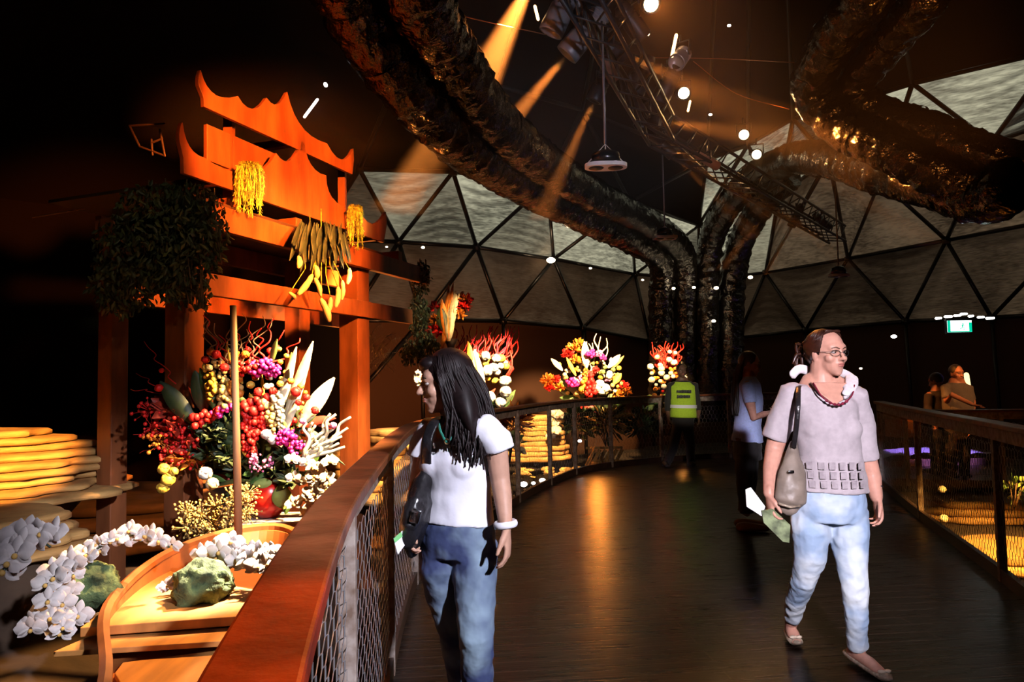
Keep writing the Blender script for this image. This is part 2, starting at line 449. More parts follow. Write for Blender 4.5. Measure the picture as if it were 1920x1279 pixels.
# ---- deck
LR = [(-.06, -.6), (-.14, .2), (-.275, .77), (-.44, 1.75), (-.56, 2.9), (-.68, 4.3), (-.71, 5.4), (-.55, 6.5), (-.17, 7.8), (.42, 9.7), (1.2, 11.35), (2.55, 12.35), (3.7, 12.75), (4.8, 12.8)]
RR = [(2.5, -1.5), (2.62, 1.5), (2.86, 3.1), (3.06, 4.2), (3.34, 5.1), (3.95, 7.1), (4.65, 9.2)]
lrp = smooth_path([(x, y, 0) for x, y in LR], 10)
rrp = smooth_path([(x, y, 0) for x, y in RR], 10)
def floor_mat():
    m = bpy.data.materials.new('dark_stained_boards'); m.use_nodes = True
    nt = m.node_tree; N = nt.nodes; L = nt.links; b = N['Principled BSDF']
    tc = N.new('ShaderNodeTexCoord'); mp = N.new('ShaderNodeMapping'); mp.inputs['Rotation'].default_value = (0, 0, radians(-5))
    L.new(tc.outputs['Object'], mp.inputs[0])
    br = N.new('ShaderNodeTexBrick'); br.inputs['Scale'].default_value = 1.0
    br.inputs['Brick Width'].default_value = 2.6; br.inputs['Row Height'].default_value = 0.12; br.inputs['Mortar Size'].default_value = 0.0045
    br.inputs['Color1'].default_value = (0.020, 0.010, 0.007, 1); br.inputs['Color2'].default_value = (0.011, 0.006, 0.0045, 1); br.inputs['Mortar'].default_value = (0.09, 0.055, 0.04, 1)  # joints coloured paler than the boards, for plank edges catching light
    L.new(mp.outputs[0], br.inputs['Vector'])
    m2 = N.new('ShaderNodeMapping'); m2.inputs['Scale'].default_value = (1.2, 26, 1); L.new(mp.outputs[0], m2.inputs[0])
    nz = N.new('ShaderNodeTexNoise'); nz.inputs['Scale'].default_value = 2.0; nz.inputs['Detail'].default_value = 6; L.new(m2.outputs[0], nz.inputs['Vector'])
    mixc = N.new('ShaderNodeMix'); mixc.data_type = 'RGBA'; mixc.blend_type = 'MULTIPLY'; mixc.inputs[0].default_value = 0.6
    L.new(br.outputs['Color'], mixc.inputs[6]); L.new(nz.outputs[0], mixc.inputs[7]); L.new(mixc.outputs[2], b.inputs['Base Color'])
    mr = N.new('ShaderNodeMapRange'); mr.inputs['To Min'].default_value = 0.20; mr.inputs['To Max'].default_value = 0.38
    L.new(nz.outputs[0], mr.inputs[0]); L.new(mr.outputs[0], b.inputs['Roughness'])
    ad = N.new('ShaderNodeMath'); ad.operation = 'MULTIPLY_ADD'; ad.inputs[1].default_value = -1.2
    L.new(br.outputs['Fac'], ad.inputs[0]); L.new(nz.outputs[0], ad.inputs[2])
    bp = N.new('ShaderNodeBump'); bp.inputs['Strength'].default_value = 0.35; bp.inputs['Distance'].default_value = 0.006
    L.new(ad.outputs[0], bp.inputs['Height']); L.new(bp.outputs[0], b.inputs['Normal'])
    b.inputs['Specular IOR Level'].default_value = 0.45
    return m
M_FLOOR = floor_mat()
dk = MB()
poly = [V((p.x, p.y, 0)) for p in lrp] + [V((6.5, 12.7, 0)), V((9.5, 11.2, 0)), V((9.5, 8.9, 0)), V((4.9, 9.5, 0))] + [V((p.x, p.y, 0)) for p in reversed(rrp)] + [V((2.5, -6, 0)), V((-.1, -6, 0))]
dk.prism([p - V((0, 0, .12)) for p in poly], (0, 0, .12))
structure(dk.build('floor', M_FLOOR, smooth=False))
M_WOOD = mat('red_brown_timber', (0.27, 0.085, 0.030), 0.42, 0, 7, 0.55, bump=0.12, bump_s=30, stretch=(1, 1, .25))
M_RAIL = mat('red_stained_handrail', (0.25, 0.075, 0.028), 0.4, 0, 9, 0.6, bump=0.1, bump_s=40)
M_RAILD = mat('dark_handrail', (0.075, 0.036, 0.022), 0.4, 0, 9, 0.5)
M_POST = mat('pale_square_post', (0.36, 0.29, 0.25), 0.55, 0, 22, 0.45, col2=(0.16, 0.10, 0.07))
M_SOIL = mat('brown_soil', (0.055, 0.033, 0.020), 0.95, 0, 3, 0.6, bump=0.6, bump_s=9)
gr = MB()
n = 60
for i in range(n + 1):
    for j in range(n + 1):
        x = -12 + 28 * i / n; y = -9 + 33 * j / n
        z = -0.45 + 0.08 * noise.noise(V((x * .8, y * .8, 0))) 
        if x < -0.6: z += 0.62 * min(1, max(0, (-0.9 - x) / 1.2)) * min(1, max(0, (8 - y) / 3))
        gr.v.append((x, y, z))
for i in range(n):
    for j in range(n):
        a = i * (n + 1) + j
        gr.f.append((a, a + n + 1, a + n + 2, a + 1)); gr.m.append(0)
g = gr.build('garden_soil', M_SOIL); g['kind'] = 'stuff'; tag(g, 'dark brown soil of the garden below the boardwalk', 'soil')
# ---- railings
def offset_path(path, d):
    out = []
    for i, p in enumerate(path):
        t = (path[min(i + 1, len(path) - 1)] - path[max(i - 1, 0)]).normalized()
        out.append(p + V((t.y, -t.x, 0)) * d)
    return out
def ribbon(mb, path, w, z0, z1, off=0.0):
    A = offset_path(path, off - w / 2); B = offset_path(path, off + w / 2)
    k = len(path); vs = []
    for i in range(k):
        vs += [(A[i].x, A[i].y, z0), (B[i].x, B[i].y, z0), (B[i].x, B[i].y, z1), (A[i].x, A[i].y, z1)]
    fs = []
    for i in range(k - 1):
        a = i * 4
        for q in range(4):
            fs.append((a + q, a + (q + 1) % 4, a + 4 + (q + 1) % 4, a + 4 + q))
    fs += [(0, 3, 2, 1), (4 * k - 4, 4 * k - 3, 4 * k - 2, 4 * k - 1)]
    mb.add(vs, fs)
def arclen(path):
    s = [0]
    for a, b in zip(path[:-1], path[1:]): s.append(s[-1] + (b - a).length)
    return s
def at_s(path, S, s):
    for i in range(len(S) - 1):
        if S[i + 1] >= s:
            t = (s - S[i]) / (S[i + 1] - S[i]); p = path[i].lerp(path[i + 1], t)
            d = (path[i + 1] - path[i]).normalized(); return p, d
    return path[-1].copy(), (path[-1] - path[-2]).normalized()
M_WIRE = mat('galvanised_wire', (0.62, 0.60, 0.62), 0.35, 0.85)
def hexwire(path, s0, s1, z0, z1, cell, r, sides=3):
    if isinstance(cell, tuple): return hexwire2(path, s0, s1, z0, z1, cell[0], cell[1], r, sides)
    return hexwire2(path, s0, s1, z0, z1, cell, cell * 1.35, r, sides)
def hexwire2(path, s0, s1, z0, z1, cw, ch, r, sides):
    # hexagonal netting: nodes on the path surface, a thin tube along every edge
    S = arclen(path); mb = MB()
    def pt(s, z):
        p, d = at_s(path, S, s); return V((p.x, p.y, z))
    nrow = int((z1 - z0) / (ch * 0.75)) ; ncol = int((s1 - s0) / cw)
    for row in range(nrow):
        zb = z0 + row * ch * 0.75
        for c in range(ncol):
            s = s0 + (c + (0.5 if row % 2 else 0)) * cw
            top = pt(s, zb + ch * .5); tl = pt(s - cw * .5, zb + ch * .25); tr = pt(s + cw * .5, zb + ch * .25); bl = pt(s - cw * .5, zb - ch * .25)
            for a, b, rr_ in ((tl, top, r), (top, tr, r), (tl, bl, r * 1.7)):
                mb.tube([a, b], rr_, sides, cap=False)
    return mb
def railing(name, label, path, posts, zc, capw, capmat, group=None, base=0.0, mesh=None, side=1):
    t = thing(name, label, 'railing', (path[len(path) // 3].x, path[len(path) // 3].y, base), group)
    mb = MB(); ribbon(mb, path, capw, zc - .035, zc); mb.build('top_rail', capmat, t, smooth=False, bevel=.006)
    mb = MB(); ribbon(mb, path, .035, zc - .12, zc - .037, off=side * -.01); mb.build('under_rail', M_POST, t, smooth=False)
    mb = MB(); ribbon(mb, path, .04, base, base + .09); mb.build('base_board', M_RAILD, t, smooth=False)
    S = arclen(path)
    for s in posts:
        p, d = at_s(path, S, s)
        mb = MB(); mb.box((p.x, p.y, (base + zc - .037) / 2), (.05, .05, zc - .037 - base), rz=math.atan2(d.y, d.x))
        mb.build('post', M_POST, t, smooth=False, bevel=.003)
    if mesh:
        mb = MB()
        for s0, s1, c, r, sd_ in mesh:
            w = hexwire(path, s0, s1, base + .1, zc - .12, c, r, sd_)
            mb.add(w.v, w.f)
        mb.build('wire_mesh', M_WIRE, t)
    return t
Sl = arclen(lrp)
def s_at_y(path, S, y):
    return min(range(len(path)), key=lambda i: abs(path[i].y - y))
posts = [Sl[s_at_y(lrp, Sl, y)] for y in (.75, 2.02, 3.6, 5.2, 7.0, 8.6, 9.85, 10.9, 11.75)] + [Sl[s_at_y(lrp, Sl, 12.3)] + .1, Sl[-1] - 1.0, Sl[-1] - .1]
railing('boardwalk_railing', 'long curved wooden railing with wire mesh along the left boardwalk edge', lrp, posts, 1.13, .105, M_RAIL,
        mesh=[(Sl[s_at_y(lrp, Sl, 1.0)], Sl[s_at_y(lrp, Sl, 7.8)], (.115, .062), .0016, 4), (Sl[s_at_y(lrp, Sl, 7.8)], Sl[-1], .07, .0013, 3)])
Sr = arclen(rrp)
posts = [Sr[s_at_y(rrp, Sr, y)] for y in (1.6, 3.2, 5.0, 7.15, 9.15)]
railing('boardwalk_railing', 'dim curved timber and mesh railing at the right, beside the woman in grey', rrp, posts, 1.08, .12, M_RAIL,
        mesh=[(Sr[s_at_y(rrp, Sr, 2.5)], Sr[-1], .06, .0013, 3)])
far = smooth_path([(4.75, 9.3, 0), (6.0, 8.9, 0), (7.4, 8.7, 0), (9.4, 8.8, 0)], 6)
railing('boardwalk_railing', 'far railing in the gloom in front of the man in a grey tee', far, [0.25, 1.3, 2.35, 3.5, 4.5], .96, .11, M_RAIL, mesh=[(0, 4.6, .08, .0013, 3)])
# ================================================================ gate
GO = V((-2.05, 4.5, 0)); GD = V((.67, 1.8, 0)).normalized(); GN = V((GD.y, -GD.x, 0))    # along the front, and out towards the deck
def on_gate(px, py, off=0.0):
    d = ray(px, py); p0 = GO + GN * off
    t = (p0 - CAM).dot(GN) / d.dot(GN)
    return CAM + d * t
gate = thing('timber_gate', 'orange lit timber gate with two tiers of swooping pagoda roof boards', 'gate', GO)
def gboard(name, pts, off, th=.03, m=None, par=gate):
    mb = MB(); mb.prism([on_gate(x, y, off) for x, y in pts], GN * -th)
    return mb.build(name, m or M_WOOD, par, smooth=False, bevel=.003)
for k, (p, w, h) in enumerate(((GO, .16, 2.55), (GO + GD * 1.92, .19, 2.60), (GO + GN * -.6, .125, 2.55), (GO + GD * 1.92 + GN * -.6, .16, 2.55))):
    mb = MB(); mb.box(p + V((0, 0, h / 2 - .3)), (w, w, h + .6 - .02), rz=math.atan2(GD.y, GD.x)); mb.build('post', M_WOOD, gate, smooth=False, bevel=.006)
def beam(a, b, z0, z1, w, off, m=M_WOOD):
    mb = MB(); p = GO + GD * a + GN * off; q = GO + GD * b + GN * off; zc = (z0 + z1) / 2
    mb.bar(p + V((0, 0, zc)), q + V((0, 0, zc)), w, z1 - z0); return mb.build('beam', m, gate, smooth=False, bevel=.004)
beam(-.16, 2.75, 2.0, 2.14, .05, .105)
beam(.0, 2.75, 2.0, 2.14, .05, -.70)
beam(.02, 3.05, 2.42, 2.58, .06, .14)
beam(.0, 3.05, 2.42, 2.58, .06, -.75)
for a in (0.3, 0.96, 2.5):
    mb = MB(); p = GO + GD * a; mb.bar(p + GN * .14 + V((0, 0, 2.63)), p - GN * .8 + V((0, 0, 2.63)), .07, .09); mb.build('cross_beam', M_WOOD, gate, smooth=False, bevel=.004)
def arc(a, b, sag, n=7):                # concave scallop between two tips, in pixels
    out = []
    for i in range(n + 1):
        t = i / n
        out.append((a[0] + (b[0] - a[0]) * t + sag[0] * 4 * t * (1 - t), a[1] + (b[1] - a[1]) * t + sag[1] * 4 * t * (1 - t)))
    return out
lower = [(345, 325), (344, 296)] + arc((336, 262), (341, 230), (-2, 0), 3) + arc((343, 229), (385, 296), (-8, 12), 6) + [(400, 306)] + arc((418, 314), (518, 287), (8, 24), 7) + arc((518, 287), (568, 262), (0, 26), 6) \
    + arc((569, 262), (611, 328), (-6, 14), 6) + arc((612, 328), (643, 387), (-8, 7), 5) + arc((644, 387), (672, 386), (0, 12), 4) + arc((673, 394), (724, 397), (0, 24), 6) + [(726, 420), (720, 455)]
gboard('lower_roof_board', lower, .17)
upper = [(383, 200), (382, 183)] + arc((373, 160), (376, 132), (-2, 0), 3) + arc((377, 131), (446, 180), (-10, 20), 7) + arc((446, 180), (500, 183), (0, 22), 6) + arc((501, 184), (538, 173), (0, 17), 5) \
    + arc((539, 172), (612, 268), (-10, 16), 7) + arc((613, 268), (663, 278), (2, 26), 6) + [(664, 300), (661, 327)]
gboard('upper_roof_board', upper, .17)
gboard('middle_panel', [(388, 300), (388, 232), (520, 290), (520, 350)], .06)
# the same boards at the back of the roof and the ridge box that carries them
def shift(pts, dx, dy): return [(x + dx, y + dy) for x, y in pts]
for a, z in ((.1, 2.74), (.55, 2.74), (1.5, 2.74), (2.1, 2.74), (.9, 3.24)):
    mb = MB(); p = GO + GD * a; mb.bar(p + GN * .14 + V((0, 0, z)), p - GN * .25 + V((0, 0, z)), .05, .06); mb.build('rafter', M_WOOD, gate, smooth=False)
for a in (.35, 1.7):
    for o_ in (.03,):
        mb = MB(); p = GO + GD * a + GN * o_; mb.bar(p + V((0, 0, 2.66)), p + V((0, 0, 3.3)), .06, .06); mb.build('king_post', M_WOOD, gate, smooth=False)
M_BULB = lampmat('small_warm_bulb', (1.0, .75, .45), 22)
for a, o_ in ((.3, -.25), (.62, -.25)):
    p = GO + GD * a + GN * o_
    mb = MB(); mb.lathe(p + V((0, 0, 2.565)), [(.0, 0), (.035, .002), (.035, .02), (0.0, .022)], 12); t = mb.build('ceiling_panel_lamp', M_POLE)
    tag(t, 'tiny recessed lamp glowing under the gate roof, %s of the two' % ('left' if a < .5 else 'right'), 'lamp')
    mb = MB(); mb.lathe(p + V((0, 0, 2.556)), [(0, 0), (.014, .001), (.014, .008), (0, .009)], 10); mb.build('bulb', M_BULB, t)
    t.name = 'recessed_lamp'
mb = MB(); mb.box(GO + GD * .9 - GN * .3 + V((0, 0, 2.595)), (2.5, .9, .02), rz=math.atan2(GD.y, GD.x)); mb.build('ceiling_board', mat('dark_ply', (.05, .022, .012), .6, 0, 6), gate, smooth=False)
# ---- hanging plants
M_IVY = mat('dark_ivy', (0.035, 0.055, 0.022), .5, 0, 14, .5, trans=.15)
M_IVY2 = mat('olive_ivy', (0.10, 0.12, 0.04), .5, 0, 14, .5, trans=.2)
M_STEM = mat('brown_stem', (.10, .06, .03), .8)
def leafcloud(name, label, cat, centres, n, size, m, m2, droop=.5):
    mb = MB()
    tot = sum(c[1] * c[2] for c in centres)
    for c, w, h, d in centres:
        k = int(n * w * h / tot)
        for _ in range(k):
            q = V((U(-1, 1), U(-1, 1), U(-1, 1)))
            while q.length > 1: q = V((U(-1, 1), U(-1, 1), U(-1, 1)))
            p = V(c) + V((q.x * w, q.y * d, q.z * h))
            dr = V((U(-1, 1), U(-1, 1), U(-1, .3) - droop)).normalized()
            mb.mi = 0 if random.random() < .7 else 1
            mb.leaf(p, p + dr * size * U(.7, 1.3), size * .55, rdir(), n=2, th=.0006)
    mb.mi = 0
    o = mb.build(name, [m, m2])
    tag(o, label, cat)
    return o, None
def vine_stems(o, centres, label=None):
    mb = MB()
    for c, w, h, d in centres:
        for _ in range(5):
            x = U(-.5, .5) * w; y = U(-.5, .5) * d
            mb.tube(smooth_path([V(c) + V((x, y, h)), V(c) + V((x * 1.2, y, 0)), V(c) + V((x * 1.3 + U(-.03, .03), y, -h * .9))], 4), .004, 4)
    mb.build('stems', M_STEM, o)
ge = lambda px, py, Y: P(px, py, Y)
c1 = [(ge(355, 390, 4.15), .20, .16, .2), (ge(385, 430, 4.25), .13, .24, .2), (ge(300, 410, 4.1), .25, .22, .25), (ge(270, 470, 4.15), .28, .24, .25), (ge(350, 470, 4.2), .2, .26, .2), (ge(240, 520, 4.2), .22, .2, .2), (ge(225, 560, 4.2), .10, .12, .15), (ge(375, 545, 4.3), .06, .12, .1), (ge(335, 540, 4.2), .1, .1, .15)]
o, _ = leafcloud('hanging_ivy', 'large dark mass of ivy hanging from the left end of the gate roof', 'ivy', c1, 4200, .042, M_IVY, M_IVY2); vine_stems(o, c1)
c2 = [(ge(790, 520, 7.2), .10, .18, .12), (ge(785, 590, 7.2), .11, .25, .12), (ge(800, 650, 7.25), .12, .18, .12), (ge(770, 660, 7.2), .12, .13, .1)]
o, _ = leafcloud('hanging_ivy', 'narrow column of dark green ivy hanging from the right end of the gate beam', 'ivy', c2, 1500, .04, M_IVY, M_IVY2); vine_stems(o, c2)
M_FERN = mat('pale_dry_fern', (.22, .16, .09), .7, 0, 12, .4)
M_SILVER = mat('silver_green_leaves', (.22, .30, .16), .5, 0, 12, .4, trans=.2)
mb = MB()
for k in range(26):
    a = P(U(690, 720), U(640, 700), 7.4); b = a + V((U(-.05, .35), U(-.1, .1), U(-.12, .18)))
    pts = smooth_path([a, (a + b) / 2 + V((0, 0, .05)), b], 4); mb.tube(pts, .0025, 3)
    for q in pts[2:]:
        for s in (-1, 1): mb.leaf(q, q + V((.02, 0, s * .04)), .008, n=1)
tag(mb.build('dry_fern', M_FERN), 'thin dry brown fern fronds right of the gate post', 'fern')
c3 = [(ge(775, 655, 7.0), .06, .05, .05), (ge(795, 680, 7.0), .05, .04, .05), (ge(815, 645, 7.0), .04, .05, .05)]
o, _ = leafcloud('silver_foliage', 'small clump of pale silvery green leaves above the dark haired woman', 'plant', c3, 130, .05, M_SILVER, M_IVY2)
# amaranthus tassels on the roof boards
M_AMA = mat('yellow_green_tassel', (.62, .72, .10), .6, 0, 30, .6, col2=(.10, .16, .02))
def tassel(label, x0, x1, y0, y1, off, n):
    t = thing('amaranth_tassel', label, 'hanging plant', on_gate((x0 + x1) / 2, y0, off), 'amaranth tassels hung on the gate')
    for k in range(n):
        u = (k + .5) / n
        xa = x0 + (x1 - x0) * (.25 + .5 * u); xb = x0 + (x1 - x0) * u
        yb = y1 - abs(u - .5) * 2 * (y1 - y0) * .08 - U(0, .3) * (y1 - y0)
        o_ = off + U(0, .05)
        a = on_gate(xa, y0 + U(0, 8), off); m = on_gate(xb * .7 + xa * .3, y0 + 12, o_ + .02); b = on_gate(xb + U(-3, 3), (y0 + yb) / 2, o_); c = on_gate(xb + U(-5, 5), yb, o_)
        mb = MB(); pts = smooth_path([a, m, b, c], 12)
        for i, q in enumerate(pts[:-1]):
            dd = pts[i + 1] - q
            for _ in range(3):
                e = (dd.normalized() + rdir() * .7).normalized(); mb.leaf(q, q + e * U(.018, .032), .009, rdir(), n=1, th=.003)
        mb.tube(pts, .004, 4)
        mb.build('tassel_strand', M_AMA, t)
    return t
tassel('yellow green amaranth tassel hanging over the lower roof board near its left end', 441, 493, 302, 412, .20, 20)
tassel('yellow green amaranth tassel hanging over the right end of the lower roof board', 650, 681, 380, 472, .20, 14)
# gourd bunch
M_GLEAF = mat('dark_corn_husk', (.045, .075, .055), .5, 0, 12, .5)
M_GOURD = mat('pale_yellow_gourd', (.88, .72, .42), .45, 0, 8, .3)
gb = thing('gourd_bunch', 'bunch of long pale gourds under dark drooping leaves, tied to the gate beam', 'gourds', on_gate(605, 420, .25))
for k in range(46):
    x = U(560, 650); y = U(412, 440)
    a = on_gate(x, y, .24 + U(0, .1)); b = on_gate(x + (x - 605) * .2 + U(-12, 12), y + U(45, 90), .3 + U(-.05, .1))
    mb = MB(); mb.leaf(a, b, U(.04, .07), GN, n=5, droop=-.1); mb.build('leaf', M_GLEAF, gb)
for (x0, y0, x1, y1, r) in ((585, 517, 561, 550, .022), (591, 523, 601, 552, .018), (603, 563, 617, 600, .026), (620, 560, 614, 585, .02), (634, 540, 630, 573, .022), (642, 528, 641, 560, .018), (543, 549, 553, 560, .014), (560, 482, 560, 500, .02), (592, 500, 594, 520, .022), (602, 472, 603, 488, .018), (655, 505, 652, 530, .02)):
    a = on_gate(x0, y0, .3); b = on_gate(x1, y1, .3); mb = MB()
    mb.tube(smooth_path([a, a.lerp(b, .5) + GN * .01, b], 4), [r * .6] * 1 + [r * .9] * 3 + [r * 1.05] * 3 + [r * .9] * 1 + [r * .7], 10, rnd=True)
    go = mb.build('gourd', M_GOURD, gb)
    mb = MB(); mb.tube([a, on_gate((x0 + 602) / 2, y0 - 45, .28), on_gate(602 + (x0 - 602) * .5, y0 - 80, .26)], .004, 5); mb.build('stalk', M_AMA, gb)
# ---- boat with its mast
M_BOAT = mat('honey_boards', (.48, .21, .055), .5, 0, 6, .35, stretch=(3, .5, 1))
M_HULL = mat('orange_brown_hull', (.38, .12, .03), .5, 0, 6, .4)
boat = thing('wooden_boat', 'small wooden boat with honey coloured deck boards and a thin upright mast', 'boat', (-1.4, 3.0, .1))
GW = [(-.72, 1.7, .50), (-.85, 1.5, .5), (-1.0, 1.7, .50), (-1.26, 2.25, .53), (-1.56, 2.8, .58), (-1.68, 3.45, .61), (-1.55, 3.88, .63), (-1.32, 4.02, .63), (-1.12, 3.8, .61), (-1.0, 3.2, .58), (-.9, 2.4, .53)]
gw = smooth_path(GW + [GW[0]], 6)[:-1]
cen = V((-1.3, 2.7, 0))
def ring(k, z): return [V((cen.x + (p.x - cen.x) * k, cen.y + (p.y - cen.y) * k, p.z + z)) for p in gw]
R1, R2, R3, R4, R5 = ring(1.03, 0), ring(1.0, -.14), ring(.8, -.34), ring(.97, 0), ring(.93, -.13)
mb = MB(); nn = len(gw)
mb.add(R3 + R2 + R1 + R4 + R5, [(k * nn + i, k * nn + (i + 1) % nn, (k + 1) * nn + (i + 1) % nn, (k + 1) * nn + i) for k in range(4) for i in range(nn)] + [tuple(range(nn - 1, -1, -1)), tuple(range(4 * nn, 5 * nn))])
mb.build('hull', M_HULL, boat, smooth=False)
mb = MB(); mb.tube(ring(1.0, .012) + [ring(1.0, .012)[0]], .022, 6, flat=1.0, cap=False); mb.build('gunwale', M_HULL, boat, smooth=False)
def zb(px, py, z): return PZ(px, py, z)
def slab(name, pts, z, th, m):
    mb = MB(); mb.prism([zb(x, y, z) - V((0, 0, th)) for x, y in pts], (0, 0, th)); return mb.build(name, m, boat, smooth=False, bevel=.003)
slab('deck_board', [(150, 1177), (302, 1066), (385, 1088), (490, 1108), (500, 1152)], .545, .035, M_BOAT)
slab('thwart', [(150, 1200), (188, 1186), (470, 1165), (455, 1200), (100, 1222)], .50, .02, M_BOAT)
slab('thwart', [(215, 1262), (230, 1242), (440, 1215), (400, 1300), (240, 1305)], .46, .02, M_BOAT)
mb = MB(); mb.tube([P(447, 1003, 3.75), P(443, 800, 3.75), P(437, 573, 3.75)], [.021, .019, .018], 10); mb.build('mast', mat('bamboo_pole', (.40, .22, .11), .5, 0, 12, .3, stretch=(1, 1, .3)), boat)
# carved moss balls
M_MOSS = mat('dark_green_moss', (.10, .15, .055), .9, 0, 14, .7, col2=(.02, .035, .012), bump=.9, bump_s=28)
def moss(label, px, py, Y, r, lob):
    mb = MB(); c = P(px, py, Y); n, m = 44, 30
    vs = []
    for i in range(m + 1):
        for j in range(n):
            d = V((sin(pi * i / m) * cos(2 * pi * j / n), sin(pi * i / m) * sin(2 * pi * j / n), cos(pi * i / m)))
            k = 1 + lob * noise.noise(d * 2.6 + c) + .09 * noise.noise(d * 7 + c)
            vs.append(c + V((d.x * r, d.y * r, d.z * r * .92)) * k)
    mb.add(vs, [(i * n + j, (i + 1) * n + j, (i + 1) * n + (j + 1) % n, i * n + (j + 1) % n) for i in range(m) for j in range(n)])
    return tag(mb.build('moss_ball', M_MOSS, smooth=True), label, 'moss ball')
moss('lumpy dark green moss ball sitting on the boat deck', 381, 1098, 3.05, .118, .25)
moss('green moss ball half hidden behind orchids at the left side of the boat', 172, 1100, 2.95, .105, .25)
M_DULL = mat('dull_metal', (.06, .035, .025), .5, .3)
br_ = thing('wall_bracket', 'faint metal bracket frame in the dark left of the gate roof', 'bracket', P(295, 270, 4.9))
for a, b in (((243, 236), (308, 232)), ((300, 243), (309, 292)), ((284, 262), (286, 290)), ((284, 268), (304, 260)), ((243, 236), (262, 275)), ((262, 275), (309, 292))):
    MB().tube([P(*a, 4.9), P(*b, 4.9)], .008, 6, rnd=True).build('bracket_bar', M_DULL, br_)
# ---- orchids
M_ORCH = mat('white_orchid_petal', (.84, .76, .72), .5, trans=.25)
M_ORCHC = mat('orchid_throat', (.75, .45, .12), .5)
def orchid(mb, c, nrm, s):
    nrm = V(nrm).normalized(); a = nrm.orthogonal().normalized()
    q = Matrix.Rotation(U(0, .5) - .25, 3, nrm)
    up = V((0, 0, 1)) - nrm * nrm.z
    a = (up.normalized() if up.length > .1 else a); a = q @ a; b = nrm.cross(a)
    mb.mi = 0
    for ang, l, w in ((90, 1, .62), (210, .95, .55), (330, .95, .55), (10, 1.08, 1.05), (170, 1.08, 1.05)):
        d = a * sin(radians(ang)) + b * cos(radians(ang))
        mb.leaf(c + d * s * .05, c + d * s * l * .52 + nrm * s * U(-.04, .14), s * w * .5, nrm, n=5, fold=.15, th=.0008)
    mb.mi = 1; mb.ball(c + nrm * s * .07 - a * s * .08, s * .09, 6, 4); mb.mi = 0
def spray(label, pts, n, size, nr=(0.2, -1, .3), spread=.03, Ys=None):
    P0 = [P(*q) for q in pts]
    t = thing('orchid_spray', label, 'orchids', P0[0])
    path = smooth_path(P0, 6)
    mb = MB(); mb.tube([p - V((0, 0, .01)) for p in path], .004, 5); mb.build('stem', M_GLEAF, t)
    S = arclen(path)
    for k in range(n):
        p, d = at_s(path, S, S[-1] * (k + .5) / n)
        p = p + rdir() * spread * U(.4, 1)
        mb = MB(); orchid(mb, p, V(nr) + rdir() * .45, size * U(.85, 1.15)); mb.build('blossom', [M_ORCH, M_ORCHC], t)
    return t
spray('arching spray of bright white orchids running right from the sandstone terraces to the boat', [(120, 1060, 2.9), (180, 1025, 2.95), (240, 1000, 3.0), (285, 1008, 3.05), (318, 1022, 3.08)], 20, .085)
spray('shaded greyish white orchids at the extreme lower left', [(-10, 1080, 2.2), (30, 1040, 2.25), (60, 1000, 2.3), (95, 1020, 2.3)], 14, .10)
spray('pinkish white orchids cascading down over the left moss ball', [(125, 1060, 2.55), (105, 1085, 2.5), (125, 1115, 2.5), (95, 1150, 2.45), (75, 1185, 2.4)], 17, .085, spread=.05)
spray('low white orchids hanging beside the near boat board', [(135, 1160, 2.45), (118, 1180, 2.45), (150, 1160, 2.5)], 5, .08)
spray('dense brilliant white orchids heaped over the right side of the boat', [(385, 1045, 3.2), (415, 1040, 3.2), (450, 1040, 3.2), (490, 1050, 3.15), (505, 1068, 3.1)], 44, .10, spread=.06)
spray('small sprig of white orchids beside the boat moss ball', [(303, 1103, 3.1), (318, 1098, 3.1), (330, 1085, 3.1)], 6, .06, spread=.012)
# ---- sandstone terraces
M_SAND = mat('yellow_sandstone', (.62, .36, .12), .8, 0, 4, .5, col2=(.34, .17, .05), bump=.35, bump_s=18, stretch=(1, 1, 6))
M_ROCKD = mat('shaded_rock', (.07, .04, .022), .9, 0, 4, .5, bump=.6, bump_s=9)  # shade under and behind the terraces put into a darker rock colour
def terrace(label, c, rx, ry, n, dz, shrink, seed, rot=0, m=M_SAND, base=None):
    c = V(c); t = thing('stone_terrace', label, 'stone terrace', c)
    if base:
        mb = MB(); mb.tube([V((c.x, c.y, base[1])), V((c.x, c.y, c.z * .5)), V((c.x, c.y, c.z + .01))], [(rx * base[0], ry * base[0]), (rx * base[0] * .9, ry * base[0] * .9), (rx * .8, ry * .8)], 40, side=(1, 0, 0), jit=.04); mb.build('rock_base', M_ROCKD, t)
    for k in range(n):
        f = 1 - shrink * k; mb = MB(); K = 64
        prof = []
        off = V((noise.noise(V((k * .9, seed, 0))) * .12 * rx, noise.noise(V((k * .9, seed, 5))) * .12 * ry, 0))
        for j in range(K):
            a = 2 * pi * j / K
            q = f * (1 + .22 * noise.noise(V((cos(a) * 2.2, sin(a) * 2.2, seed + k * .22))) + .05 * noise.noise(V((cos(a) * 7, sin(a) * 7, seed + k))))
            x, y = rx * q * cos(a), ry * q * sin(a)
            prof.append((x * cos(rot) - y * sin(rot), x * sin(rot) + y * cos(rot)))
        rings = []
        for g_, zz in ((.96, 0), (1.0, .25), (1.0, .7), (.975, .95), (.93, 1.0)):
            rings.append([c + off + V((x * g_, y * g_, (k + zz) * dz)) for x, y in prof])
        vs = [p for r in rings for p in r]
        mb.add(vs, [(i * K + j, i * K + (j + 1) % K, (i + 1) * K + (j + 1) % K, (i + 1) * K + j) for i in range(4) for j in range(K)] + [tuple(range(K - 1, -1, -1)), tuple(range(4 * K, 5 * K))])
        mb.build('stone_layer', m, t)
    return t
terrace('big wavy layered sandstone terrace lit yellow at the left edge', (-3.80, 4.55, .76), 1.36, .80, 9, .046, .050, 1.3, .1, base=(.62, -.2))
